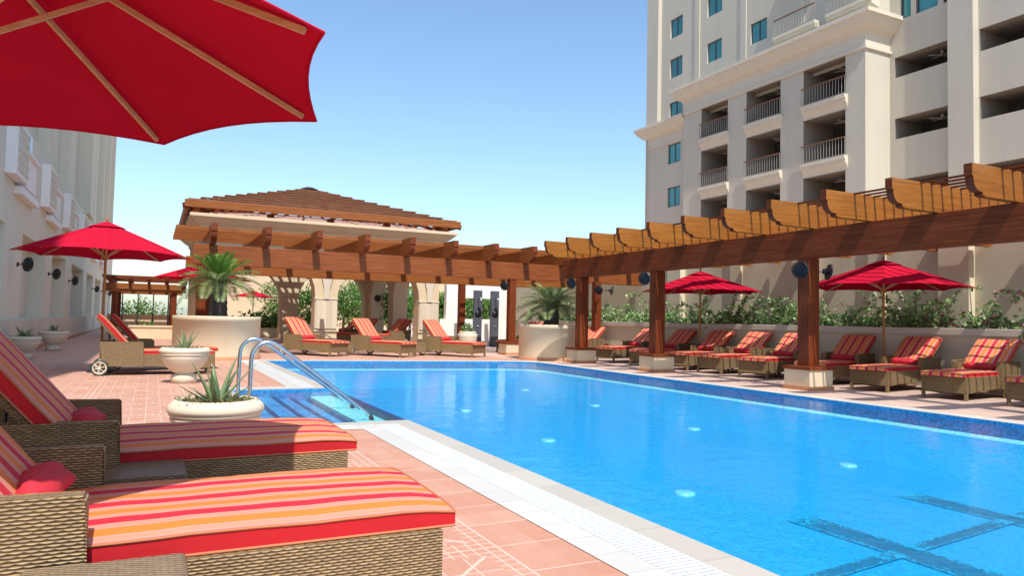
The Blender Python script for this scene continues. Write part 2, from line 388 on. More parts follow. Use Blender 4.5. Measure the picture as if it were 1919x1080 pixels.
# ------------------------------------------------------------------ deck and pool
OUT=[(10.45,-3),(10.45,18.9),(10.38,19.25),(10.2,19.5),(9.9,19.68),(9.5,19.76),(2.85,20.8),(2.85,12.75),(1.22,12.75),(1.22,8.55),(2.85,8.55),(2.85,-3)]
b=MB()
big=[(-300,-60),(300,-60),(300,400),(-300,400)]
tri=tessellate_polygon([[Vector((*p,0)) for p in big],[Vector((*p,0)) for p in OUT]])
b.idx([(*p,0) for p in big+OUT],[tuple(t) for t in tri])
tag(b.build('deck',M['deck']),kind='structure')
def ribbon(name,m,rects,z=.004,h=None):
    q=MB()
    for r in rects: q.box(r[0],r[1],r[2],r[3],z-.003,z)
    return tag(q.build(name,m),kind='structure')
ribbon('pool_coping',M['coping'],[(2.62,2.85,-3,8.55),(2.36,2.62,8.28,8.55),(1.22,2.36,8.32,8.55),(1.0,1.22,8.32,12.98),(1.22,2.36,12.75,12.98),(2.36,2.85,12.75,13.0),(2.62,2.85,13.0,20.8)],.006)
ribbon('drain_channel',M['grate'],[(2.36,2.62,-3,8.28),(2.36,2.62,13.0,21.3),(1.3,2.1,8.02,8.32)],.008)
ribbon('edge_tiles',M['white_tile'],[(2.15,2.36,-3,8.32),(1.0,1.3,8.02,8.32),(2.1,2.15,8.02,8.32),(2.15,2.36,13.0,21.3),(.85,1.0,8.02,13.2),(1.0,2.15,12.98,13.2),(10.45,10.78,-3,19.0)],.006)
q=MB()
q.idx([(2.62,20.8,.005),(2.85,20.8,.005),(9.5,19.76,.005),(9.9,19.68,.005),(10.2,19.5,.005),(10.38,19.25,.005),(10.45,19.0,.005),(10.78,19.0,.005),(10.78,19.35,.005),(10.55,19.85,.005),(10.1,20.15,.005),(9.6,20.28,.005),(2.62,21.35,.005)],[(0,1,12),(1,2,11,12),(2,3,10,11),(3,4,10),(4,5,9,10),(5,6,8,9),(6,7,8)])
tag(q.build('far_edge_tiles',M['white_tile']),kind='structure')

FZ=-.56
b=MB(); n=len(OUT)
for i in range(n):
    a,c=OUT[i],OUT[(i+1)%n]
    for z0,z1,mi in ((.004,-.22,1),(-.22,FZ,0)):
        if a==(2.85,-3) : pass
        b.face([(a[0],a[1],z0),(c[0],c[1],z0),(c[0],c[1],z1),(a[0],a[1],z1)],mi)
b.face([(2.85,-3,FZ),(8.9,-3,FZ),(8.9,18.2,FZ),(2.85,18.2,FZ)],0)
# the floor rises in a shallow bank to a pale tile line under the far and right walls
b.face([(8.9,-3,FZ),(10.24,-3,-.235),(10.24,18.2,-.235),(8.9,18.2,FZ)],0); b.face([(10.24,-3,-.235),(10.46,-3,-.215),(10.46,18.2,-.215),(10.24,18.2,-.235)],2)
b.face([(2.85,18.2,FZ),(8.9,18.2,FZ),(8.9,19.55,-.235),(2.85,20.35,-.235)],0); b.face([(2.85,20.35,-.235),(8.9,19.55,-.235),(9.5,19.78,-.215),(2.85,20.82,-.215)],2)
b.face([(8.9,18.2,FZ),(10.24,18.2,-.235),(9.9,19.2,-.235),(8.9,19.55,-.235)],0)
b.face([(10.24,18.2,-.235),(10.46,18.2,-.215),(10.46,18.9,-.215),(10.2,19.5,-.215),(9.5,19.78,-.215),(8.9,19.55,-.235),(9.9,19.2,-.235)],2)
# navy spill ledge along the near edge, and the teal threshold of the step bay
b.box(2.85,2.96,-3,20.7,FZ,-.05,4)
b.box(2.47,2.85,8.55,12.75,FZ,-.13,2)
xs=[1.22,1.55,1.90,2.20,2.47]
for k in range(4):
    z=-.09-.035*k
    b.box(xs[k],xs[k+1],8.55,12.75,FZ,z,3); b.box(xs[k+1]-.07,xs[k+1]+.003,8.553,12.747,FZ,z+.006,4)
tag(b.build('pool_basin',[M['pool_blue'],M['pool_navy'],M['pool_teal'],M['pool_step'],M['pool_dark']]),kind='structure')
b=MB()
tri=tessellate_polygon([[Vector((*p,0)) for p in OUT]])
b.idx([(*p,-.025) for p in OUT],[tuple(t) for t in tri])
tag(b.build('pool_water',M['water']),kind='structure')
# lane lines on the floor
b=MB()
def lane(a,c,w):
    a=Vector((*a,0));c=Vector((*c,0));d=(c-a);ln=d.length;n=int(ln/.1);d.normalize();p=Vector((-d.y,d.x,0))*w*1.35;Q=[]
    for k in range(n+1):
        q=a.lerp(c,k/n); q.z=FZ+(.006 if w>.1 else .011); Q.append(q)
    for k in range(n):
        s0,s1=min(k*ln/n,(n-k)*ln/n if ln<3 else 9),min((k+1)*ln/n,(n-k-1)*ln/n if ln<3 else 9)
        b.face([Q[k]+p,Q[k+1]+p,Q[k+1]-p,Q[k]-p],0,[(s0*2,1),(s1*2,1),(s1*2,-1),(s0*2,-1)])
lane((5.53,4.95),(5.53,-3),.135); lane((7.44,5.2),(7.44,-3),.135)
lane((4.2,3.72),(5.43,3.87),.055); lane((5.63,3.9),(7.34,4.12),.055); lane((7.54,4.15),(9.0,4.36),.055)
tag(b.build('lane_markings',M['lane']),kind='structure')
for k,(x,y,l) in enumerate([(5.14,6.14,'pale round pool floor lamp nearest the tiled near edge'),(5.43,9.62,'small pale pool lamp farther along the near edge'),(8.41,9.82,'pale underwater lamp glowing in the middle of the pool'),(8.21,6.58,'broad pale underwater lamp nearest the dark lane lines'),(8.63,13.27,'pale pool lamp in the far half, level with second post'),(8.76,16.78,'faint underwater lamp close to the far right pool corner'),(5.6,13.27,'faint pool floor lamp out beyond the handrail')]):
    b=MB(); b.lathe([(.001,.03),(.09,.03),(.11,.02),(.115,0)],20)
    tag(b.build('pool_lamp',M['lamp_lens'],loc=(x,y,FZ)),l,'pool lamp','underwater lamps on the pool floor')

# handrails over the steps
def handrail(y,x1,zb,label):
    r=thing('pool_handrail',label,'handrail',(1.12,y,0),group='steel handrails at the pool steps')
    pts=[(0,0,0),(.005,0,.35),(.01,0,.68)]
    for k in range(1,9):
        a=PI-k*(PI*.72/8); pts.append((.21+.20*math.cos(a),0,.70+.21*math.sin(a)))
    e=Vector(pts[-1]); pts+= [tuple(e.lerp(Vector((x1,0,zb)),s)) for s in (.25,.5,.75,1)]
    b=MB(); b.tube(pts,.026,12); b.build('rail',M['steel'],r)
    b=MB(); b.lathe([(.001,.02),(.05,.018),(.06,0)],16); b.build('base_flange',M['steel'],r)
    b=MB(); b.tube([(x1,0,zb+.01),(x1+.05,0,zb-.10)],.03,8); b.build('foot_bracket',M['fan_grey'],r)
handrail(10.95,1.62,-.07,'polished steel handrail farther from camera, arching over the pool steps')
handrail(9.62,1.55,-.07,'polished steel handrail nearer the shallow stone pot, arching over the steps')

# ------------------------------------------------------------------ loungers
LN=2.03
def slab(mb,L,W,T,X):      # mattress section; X maps local (x,y,z) to place
    nu,nv=14,14
    def prof(e): return min(1.0,(1-(2*e-1)**6))   # crown
    def top(i,j):
        x=L*i; y=-W/2+W*j
        c=(.62+.38*min(prof(i),1)*1.0)*(.62+.38*prof(j))
        return X(Vector((x,y,T*(.35+.75*c)+.0028*math.sin(9*x+3*y)*math.sin(7*y+1)+.001*math.sin(23*x-5*y))))
    mb.grid(top,nu,nv,0,True,lambda i,j:(L*i,-W/2+W*j))
    # sides
    for y,jj in ((-W/2,0),(W/2,1)):
        mb.grid(lambda i,k:(top(i,jj)*(1-k)+X(Vector((L*i,y,0)))*k),nu,1,1,False)
    for i in (0,1):
        mb.grid(lambda j,k:(top(i,j)*(1-k)+X(Vector((L*i,-W/2+W*j,0)))*k),nv,1,0,False,lambda j,k:(k*.1,-W/2+W*j))
    mb.grid(lambda i,j:X(Vector((L*i,-W/2+W*j,0))),1,1,0,False)
    return [top(k/14,0) for k in range(15)],[top(1,k/14) for k in range(15)],[top(1-k/14,1) for k in range(15)],[X(Vector((L*k/14,-W/2,.002))) for k in range(15)],[X(Vector((L*k/14,W/2,.002))) for k in range(15)]
def make_lounger(label,group,ang,lump=False):
    r=thing('sun_lounger',label,'sun lounger',group=group); W=.80
    b=MB(); poly=[(.03,.20),(.03,.41),(1.97,.41),(1.97,.14),(1.86,.13),(1.55,.155),(.5,.185)]
    for y0,y1 in ((-W/2+.01,-W/2+.05),(W/2-.05,W/2-.01)): b.prism(poly,lambda u,v,d:(u,d,v),y0,y1)
    b.box(1.935,1.97,-W/2+.052,W/2-.052,.13,.405); b.box(.03,.065,-W/2+.052,W/2-.052,.2,.405); b.box(.07,1.93,-W/2+.052,W/2-.052,.37,.40)
    b.build('frame',M['wicker'],r,bevel=.008)
    for y in (-W/2+.035,W/2-.035):
        b=MB(); b.box(1.925,1.975,y-.025,y+.025,0,.135); b.build('leg',M['wicker'],r)
    for s in (-1,1):
        b=MB(); pl=[(.04,.185),(-.02,.64),(.0,.66),(.72,.655),(.735,.64),(.735,.36),(.74,.18)]
        y0=s*(W/2+.035); y1=s*(W/2-.055)
        b.prism(pl,lambda u,v,d:(u,d,v),min(y0,y1),max(y0,y1)); b.build('armrest',M['wicker'],r,bevel=.012)
    ca,sa=math.cos(ang),math.sin(ang); hx=.53; hz=.43
    bx=lambda v:Vector((hx-v.x*ca+v.z*sa, v.y, hz+v.x*sa+v.z*ca))
    b=MB(); Mx=Matrix(((-ca,0,sa,hx),(0,1,0,0),(sa,0,ca,hz),(0,0,0,1)))
    b.box(.02,.93,-.36,.36,-.045,-.006,0,Mx); b.build('back_frame',M['wicker'],r,bevel=.006)
    for s in (-.2,.2):
        b=MB(); b.tube([Mx@Vector((.55,s,-.05)),(.12,s,.4)],.012,6); b.build('back_strut',M['fan_grey'],r)
    m=MB(); W2=.745
    e1=slab(m,LN-.50,W2,.088,lambda v:Vector((v.x+.50,v.y,v.z+.415)))
    e2=slab(m,.97,W2,.088,bx)
    mo=m.build('mattress',[M['stripe'],M['red_side']],r)
    p=MB()
    for e in (e1,e2):
        for k in e: p.tube(k,.006,5)
    p.build('piping',M['piping'],mo)
    b=MB()
    def bol(i,j):
        a=2*PI*j; t=2*i-1; rr=.085*(1-abs(t)**7*.55)*(1+.05*math.sin(5*a+3*t)+.05*math.sin(11*t+2*a))
        if lump: rr*=.88+.11*math.sin(3*a+t*4)
        return (.63+rr*1.12*math.cos(a)-(.07 if lump else 0),t*(.20 if lump else .27)*(1-.1*abs(t)*math.cos(a)),.565+rr*.85*math.sin(a)+(.03 if lump else 0))
    b.grid(bol,16,18)
    for i in (0,1): b.face([bol(i,k/18) for k in range(18)][::(1 if i else -1)])
    b.build('pillow',M['pillow'],r)
    for s in (-1,1):
        b=MB(); c=(.0,s*(W/2+.055),.155); b.ring(c,.115,.016,'y',26,8)
        for k in range(6):
            a=PI*k/3+.3; b.bar((c[0],c[1],c[2]),(c[0]+.11*math.cos(a),c[1],c[2]+.11*math.sin(a)),.012,.022,0,(0,1,0))
        b.tube([(c[0],c[1]-.03,c[2]),(c[0],c[1]+.03,c[2])],.028,10)
        wo_=b.build('wheel',M['wheel_cream'],r)
        b=MB(); b.ring(c,.136,.019,'y',28,8); b.build('tyre',M['fan_grey'],wo_)
    b=MB(); b.tube([(0,-.44,.155),(0,.44,.155)],.012,8); b.build('axle',M['fan_grey'],r)
    return r
GL='wicker sun loungers with red striped mattresses'
steep=make_lounger('striped wicker lounger in front, orange stripes in full sun','sun loungers around the pool',R_(50),True)
GRP='sun loungers around the pool'
steep.location=(-.90,3.21,0); steep.scale=(1.0,1.22,1.0)
L2=dup(steep,(-.90,5.02,0),R_(1.5),'wicker lounger half shaded by umbrella, directly behind the front one',(1.02,1.42,1.0))
lo3=make_lounger('wicker lounger with cream spoked wheel, behind the pedestal bowl pot',GRP,R_(50)); lo3.location=(-.90,16.72,0); lo3.rotation_euler.z=R_(1); lo3.scale=(1.02,1.05,1)
dup(lo3,(-.72,18.05,0),R_(3),'shaded lounger with dark striped back just behind the spoked wheel one',(1.02,1,1))
far=[((4.21,24.58),(5.3,22.9),'lounger on far deck, nearest the round planter with tall palm'),((6.28,24.0),(7.37,22.35),'middle lounger of three on the far poolside deck'),((8.7,23.85),(9.79,22.18),'lounger on far deck beside the pale urn, rightmost of three')]
for h,f,l in far:
    a=math.atan2(f[1]-h[1],f[0]-h[0]); dup(lo3,(h[0],h[1],0),a,l)
flatl=make_lounger('x',GRP,R_(38))
right=[(22.0,22.7,'shaded lounger by the back post left of low wall, farthest in row'),(19.1,19.5,'lounger partly hidden behind the second pergola post'),(17.3,17.75,'shaded lounger left of the umbrella pole, under smaller far umbrella'),(15.65,16.15,'lounger right of the far umbrella pole with two sunny streaks'),(14.35,14.7,'lounger with a large sunlit patch, midway between two nearer posts'),(12.85,13.35,'lounger just left of the nearest pergola post'),(11.15,11.6,'fully shaded lounger just right of the nearest pergola post'),(9.75,10.05,'lounger right of the near umbrella pole, its striped back half sunlit'),(8.23,8.5,'lounger with a rolled red pillow in sun, second from the right'),(6.75,7.0,'cut off lounger at the right edge of the photo')]
for k,(yf,yb,l) in enumerate(right):
    a=math.atan2(yf-yb,-2.1); d=Vector((math.cos(a),math.sin(a)))
    loc=(12.75-d.x*1.99,yf-d.y*1.99,0)
    if k==0: o=flatl; o.location=loc; o.rotation_euler.z=a; o['label']=l
    else: dup(flatl,loc,a,l)
dup(lo3,(14.1,26.2,0),R_(205),'lounger by the showers, only its low foot end showing')
for (x,y,a,l) in [(10.6,33.2,188,'dim lounger inside the pavilion, nearest its right pier'),(9.6,34.4,185,'shaded lounger in the middle of the pavilion'),(9.2,36.2,183,'lounger deepest inside the shaded pavilion'),(11.4,34.8,190,'lounger inside the pavilion with a sunlit pink back')]:
    dup(lo3,(x,y,0),R_(a),l)

def side_table(x,y,rz,label,h=.43,s=.46,first=[None]):
    if first[0] is None:
        r=thing('side_table',label,'side table',(x,y,0),rz,'wicker side tables between loungers')
        b=MB(); b.box(-.23,.23,-.23,.23,.37,.43); b.build('table_top',M['wicker'],r,bevel=.015)
        b=MB()
        for sx in (-1,1): b.box(sx*.215-.012,sx*.215+.012,-.19,.19,.10,.368); b.box(-.19,.19,sx*.215-.012,sx*.215+.012,.10,.368)
        b.build('apron',M['wicker'],r)
        for sx in (-1,1):
            for sy in (-1,1):
                b=MB(); b.box(sx*.21-.02,sx*.21+.02,sy*.21-.02,sy*.21+.02,0,.372); b.build('leg',M['wicker'],r)
        first[0]=r; return r
    r=dup(first[0],(x,y,0),rz,label); return r
side_table(-.04,4.30,0,'half shaded wicker table between the two front loungers')
side_table(-.10,2.44,0,'sunlit wicker table in the lower left corner of photo')
bpy.data.objects['side_table.001'].scale=(1.0,.9,1.08)
for x,y,l in [(14.3,9.3,'wicker table between two loungers right of near umbrella pole'),(14.35,7.75,'wicker table at the right edge, beside lounger with sunny pillow'),(14.45,10.75,'shaded wicker table at the foot of the near umbrella pole'),(14.4,16.75,'wicker table at the foot of the smaller far umbrella pole'),(14.2,15.2,'small wicker table beside lounger with two sunny streaks'),(14.2,13.95,'wicker table two places left of the nearest post'),(5.75,23.9,'wicker table between the first and middle far deck loungers'),(8.05,23.4,'wicker table between the middle and rightmost far deck loungers')]:
    side_table(x,y,random.uniform(-.1,.1),l)

# ------------------------------------------------------------------ umbrellas
def umbrella(x,y,R,zr,zt,label,rot=0.0,name='sun_umbrella'):
    r=thing(name,label,'umbrella',(x,y,0),rot,'red sun umbrellas'); N=8
    def zz(k): return zt-.10-(zt-.10-zr)*(k**1.06)
    b=MB()
    for i in range(N):
        a0,a1=2*PI*i/N,2*PI*(i+1)/N
        def pt(u,v):
            k=.06+.94*u
            p=Vector((math.cos(a0),math.sin(a0),0))*(1-v)+Vector((math.cos(a1),math.sin(a1),0))*v
            sag=1-.035*4*v*(1-v)*k*k
            return (p.x*R*k*sag,p.y*R*k*sag,zz(k)-.05*R*4*v*(1-v)*k*(1-k)+.02*R*4*v*(1-v)*k**3)
        b.grid(pt,8,8,0,True)
        b.tube([(math.cos(a0)*R*k,math.sin(a0)*R*k,zz(k)+.003) for k in (.08,.3,.5,.7,.85,1)],.005,5)
        b.tube([pt(1,v/8) for v in range(9)],.006,5)
    c=b.build('canopy',M['umbrella'],r)
    b=MB()
    for i in range(N):
        a0,a1=2*PI*i/N,2*PI*(i+1)/N
        def pt(u,v):
            p=Vector((math.cos(a0),math.sin(a0),0))*(1-v)+Vector((math.cos(a1),math.sin(a1),0))*v
            k=.22*u+.001; s=1-.06*4*v*(1-v)*u
            return (p.x*R*k*s,p.y*R*k*s,zz(k)+.032)
        b.grid(pt,3,4,0,True)
    b.build('vent_cap',M['umbrella'],c)
    for i in range(N):
        a=2*PI*i/N; ca,sa=math.cos(a),math.sin(a)
        b=MB(); b.bar((ca*.05,sa*.05,zz(.05)-.045),(ca*R*.955,sa*R*.955,zz(.955)-.024),.018,.024); rb=b.build('rib',M['rib_wood'],r)
        b=MB(); b.bar((ca*.05,sa*.05,zr-.02),(ca*R*.40,sa*R*.40,zz(.40)-.04),.018,.022); b.build('strut',M['rib_wood'],rb)
    b=MB(); b.tube([(0,0,0),(0,0,zt-.1)],.027,14); b.build('pole',M['wood_pole'],r)
    b=MB(); b.lathe([(.028,-.06),(.06,-.05),(.06,.04),(.028,.05)],14,(0,0,zr-.02)); b.build('runner',M['wood_pole'],r)
    b=MB(); b.lathe([(.02,-.05),(.07,-.04),(.07,.02),(.02,.03)],14,(0,0,zt-.14)); b.build('hub',M['wood_pole'],r)
    b=MB(); b.lathe([(.001,.10),(.02,.08),(.03,.04),(.012,0)],10,(0,0,zt-.07)); b.build('finial',M['wood_pole'],r)
    b=MB(); b.lathe([(.001,.16),(.04,.16),(.045,.06),(.24,.05),(.25,0)],20); b.build('base',M['fan_grey'],r)
    return r
umbrella(-.865,3.56,1.65,2.30,3.08,'huge red umbrella overhead, seen from below with wooden ribs',R_(12.5))
umbrella(-.93,17.3,1.66,2.44,3.22,'red umbrella on wooden pole beside the left building',R_(6))
umbrella(1.5,27.0,1.62,2.43,3.08,'red umbrella behind the tall palm, half hidden by fronds',R_(10))
umbrella(5.45,46.5,1.25,2.35,2.80,'tiny distant red umbrella seen through the pavilion arch',R_(5))
umbrella(14.5,10.7,1.75,2.14,2.84,'nearest red umbrella against low wall, striped by pergola shadows',R_(-8))
umbrella(14.5,16.7,1.78,2.2,2.9,'red umbrella by the low wall, between second and nearest posts',R_(-6))

# ------------------------------------------------------------------ pergolas
def post(p,x,y,zt,w=.26,pl=.64):
    b=MB(); b.box(x-w/2,x+w/2,y-w/2,y+w/2,.47,zt); o=b.build('post',M['wood_post'],p,bevel=.008)
    if pl:
        b=MB(); h=pl/2; b.box(x-h,x+h,y-h,y+h,.08,.40); b.box(x-h-.02,x+h+.02,y-h-.02,y+h+.02,0,.08,1); b.box(x-h-.03,x+h+.03,y-h-.03,y+h+.03,.40,.47,2)
        b.build('plinth',[M['plaster_cream'],M['band_terracotta'],M['wood_red']],o,bevel=.006)
def rafter_profile(x0,x1,zb,zt):
    h=zt-zb
    return [(x0,zt),(x0,zt-.38*h),(x0+.03,zt-.40*h),(x0+.035,zt-.56*h),(x0+.06,zt-.70*h),(x0+.105,zt-.80*h),(x0+.17,zt-.855*h),(x0+.25,zt-.87*h),(x0+.25,zt-.96*h),(x0+.34,zb),(x1,zb),(x1,zt)]
def rafter(b,prof,fn,d0,d1):
    k=len(b.m); b.prism(prof,fn,d0,d1); n=len(prof)
    q=len(b.m)-n
    for i in range(9): b.m[q+i]=1     # end grain and shaded underside of the tail put into a darker colour
pr=thing('timber_pergola','long stained timber pergola beside the pool over right hand loungers','pergola',(0,0,0))
for y in (5.3,10.38,15.25,18.95): post(pr,11.80,y,2.62,.29)
b=MB(); b.box(11.65,11.90,3.0,19.95,2.62,3.2); b.build('beam',M['wood_red'],pr,bevel=.012)
for k in range(-2,11):
    y=6.33+1.262*k; b=MB(); rafter(b,rafter_profile(10.5,17.5,3.205,3.67),lambda u,v,d:(u,d,v),y,y+.125); b.build('rafter',[M['wood_gold'],M['wood_red']],pr,bevel=.006)
x=11.2
while x<17.3:
    b=MB(); b.box(x,x+.04,3.6,20.2,3.642,3.673); b.build('slat',M['wood_red'],pr); x+=.262

pf=thing('timber_pergola','timber pergola across the far end of pool, before the pavilion','pergola',(0,0,0))
for x,y in ((1.28,23.75),(11.75,23.75),(14.7,22.6),(1.75,28.9),(11.9,28.9),(6.2,28.95)):
    if (x,y)!=(6.2,28.95): post(pf,x,y,2.75)
b=MB(); b.box(1.0,17.5,23.6,23.85,2.75,3.36); b.build('beam',M['wood_far'],pf,bevel=.012)
b=MB(); b.box(1.0,17.5,28.75,29.0,2.75,3.36); b.build('beam',M['wood_orange'],pf,bevel=.012)
for k in range(11):
    x=1.52+1.525*k; b=MB(); rafter(b,rafter_profile(22.8,29.15,3.365,3.93),lambda u,v,d:(d,u,v),x-.08,x+.09); b.build('rafter',[M['wood_orange'],M['wood_red']],pf,bevel=.006)
y=23.78
while y<27.6:
    b=MB(); b.box(.52,17.3,y,y+.05,3.80,3.92); b.build('slat',M['wood_orange'],pf); y+=.262

# ------------------------------------------------------------------ pavilion
kx0,kx1,ky0,ky1=1.6,11.65,31.0,41.0
kp=thing('pavilion','cream arched pavilion with slatted timber pyramid roof','pavilion',(0,0,0))
def arch_wall(mb,fn,L,zt,piers,th):
    # piers: list of (a,b) intervals; arches between them
    for a,c in piers: mb.prism([(a,0),(c,0),(c,zt),(a,zt)],fn,0,th)
    for (p0,p1),(n0,n1) in zip(piers[:-1],piers[1:]):
        a,c=p1,n0; r=(c-a)/2; m=(a+c)/2; zs=2.15
        arc=[(m+r*math.cos(t),zs+r*.95*math.sin(t)) for t in [PI*i/16 for i in range(17)]]
        for q in range(16):
            (u0,v0),(u1,v1)=arc[q],arc[q+1]
            mb.prism([(u1,v1),(u0,v0),(u0,zt),(u1,zt)],fn,0,th)
piers=[(0,.95),(4.5,5.45),(9.1,10.05)]
b=MB(); zt=4.62
arch_wall(b,lambda u,v,d:(kx0+u,ky0+d,v),0,zt,piers,.75)
arch_wall(b,lambda u,v,d:(kx0+u,ky1-d,v),0,zt,piers,.75)
for X0,s in ((kx0,1),(kx1,-1)):
    arch_wall(b,lambda u,v,d:(X0+s*d,ky0+.752+u,v),0,zt,[(0,.6),(3.8,4.7),(7.9,8.496)],.75)
b.build('wall',M['plaster_cream'],kp)
for a,c in piers:
    b=MB(); b.box(kx0+a+.03,kx0+c-.03,ky0-.05,ky0-.003,.75,1.95); b.build('stone_panel',M['stone_tile'],kp)
for a,c in piers:
    m_=kx0+(a+c)/2; b=MB(); b.prism([(m_-.10,2.0),(m_+.10,2.0),(m_+.13,2.5),(m_+.30,3.25),(m_-.30,3.25),(m_-.13,2.5)],lambda u,v,d:(u,d,v),ky0-.09,ky0-.002); b.build('corbel',M['plaster_trim'],kp,bevel=.01)
    b=MB()
    for z in (.30,.62,1.98): b.box(kx0+a-.02,kx0+c+.02,ky0-.06,ky0-.001,z,z+.045)
    b.build('band_course',M['plaster_trim'],kp)
cx,cy=(kx0+kx1)/2,36.0
b=MB()
prof=[(5.05,4.55),(5.12,4.62),(5.12,4.72),(5.30,4.85),(5.45,5.00),(5.50,5.03),(5.50,5.15),(4.3,5.16),(4.3,4.55)]
s2=math.sqrt(2); b.lathe([(r*s2,z) for r,z in prof],4,(cx,cy-.42,0),0,False,PI/4); b.build('cornice',M['plaster_cream'],kp)
b=MB(); b.lathe([(4.95*s2,5.16),(4.9*s2,5.30),(3.3*s2,5.62),(3.3*s2,5.50),(4.2*s2,5.16)],4,(cx,cy,0),0,False,PI/4); b.build('roof_deck',plaster('pink_roof_screed',(.58,.36,.31)),kp)
roof=thing('x','x','x'); bpy.data.objects.remove(roof)
H0,Ht=5.60,7.42; nr=12
b=MB()
for k in range(nr):
    t=k/(nr-1); h=5.58*(1-t)+.28*t; z=5.68+(Ht-5.68)*t
    wd=.20; th=.05
    b.box(cx-h,cx+h,cy-h,cy-h+wd,z,z+th); b.box(cx-h,cx+h,cy+h-wd,cy+h,z,z+th)
    b.box(cx-h,cx-h+wd,cy-h+wd,cy+h-wd,z,z+th); b.box(cx+h-wd,cx+h,cy-h+wd,cy+h-wd,z,z+th)
ro=b.build('roof',M['wood_roof'],kp)
b=MB(); q=[(cx-3.3,cy-3.3,6.05),(cx+3.3,cy-3.3,6.05),(cx+.3,cy-.3,7.12),(cx-.3,cy-.3,7.12)]
b.idx(q+[(x,y,z-.04) for x,y,z in q],[(0,1,2,3),(7,6,5,4),(0,4,5,1),(1,5,6,2),(2,6,7,3),(3,7,4,0)]); b.build('roof_gap_backing',M['wood_roof'],ro)  # added backing under the front slats, blocks bright sky in the gaps
b=MB(); b.lathe([(.001,.14),(.2,.12),(.42,.03),(.44,0)],20,(cx,cy,Ht+.02)); b.build('roof_cap',M['fan_grey'],ro)
for s in ((-1,0),(1,0),(0,-1),(0,1)):
    b=MB(); h=5.60
    if s[0]: b.box(cx+s[0]*h-.06,cx+s[0]*h+.06,cy-h-.0+.0,cy+h,5.36,5.68)
    else: b.box(cx-h-.1,cx+h+.1,cy+s[1]*(h)-.19,cy+s[1]*h-.065,5.37,5.66)
    b.build('eave_beam',M['wood_orange'],kp,bevel=.01)
for sx in (-1,1):
    for sy in (-1,1):
        b=MB(); b.bar((cx+sx*5.72,cy+sy*5.72,5.40),(cx+sx*.3,cy+sy*.3,Ht-.1),.14,.22); b.build('hip_rafter',M['wood_red'],kp)
for k in range(9):
    u=-4.9+9.8*k/8
    for s in (-1,1):
        b=MB(); b.bar((cx+u,cy+s*5.45,5.42),(cx+u*.1,cy+s*.4,Ht-.12),.09,.16); b.build('roof_rafter',M['wood_red'],kp)
        b=MB(); b.bar((cx+s*5.45,cy+u,5.42),(cx+s*.4,cy+u*.1,Ht-.12),.09,.16); b.build('roof_rafter',M['wood_red'],kp)
for k in range(5):
    u=-4.9+9.8*k/4
    for s in (-1,1):
        b=MB(); b.box(cx+u-.13,cx+u+.13,cy+s*5.1-.13,cy+s*5.1+.13,5.12,5.40); b.build('roof_post',M['wood_post'],kp)
        if abs(u)<4.8: b=MB(); b.box(cx+s*5.1-.13,cx+s*5.1+.13,cy+u-.13,cy+u+.13,5.12,5.40); b.build('roof_post',M['wood_post'],kp)
b=MB(); b.tube([(5.2,29.5,0),(5.2,29.5,.95),(5.27,29.5,1.03),(5.40,29.5,1.0),(6.48,29.5,.40),(6.52,29.5,.34),(6.52,29.5,0)],.025,8)
tag(b.build('stair_handrail',M['steel']),'slanted steel handrail behind the loungers, before a pavilion pier','handrail')

# ------------------------------------------------------------------ walls at right
b=MB(); b.box(17.6,18.0,-2,36.0,0,3.95)
for y in (.4,5.5,10.57,15.14,21.1): b.box(17.36,17.598,y,y+.75,0,3.94)
for y in (2.9,7.9,12.9,18.2): b.box(17.52,17.597,y,y+.5,0,3.94)
tag(b.build('boundary_wall',M['plaster_wall']),'tall beige wall behind the flower bed, streaked by rafter shadows','wall')
lw=thing('planter_wall','low beige planter wall behind the right hand loungers','wall',(0,0,0))
b=MB(); b.box(15.12,15.34,-2,30.5,0,1.13); b.build('wall_body',M['plaster_wall'],lw)
b=MB(); b.box(15.06,15.40,-2,30.5,1.13,1.28); b.build('wall_cap',M['cap_stone'],lw,bevel=.01)
b=MB(); b.box(15.34,17.36,-2,30.5,.95,1.12); tag(b.build('planting_soil',M['soil']),kind='structure')

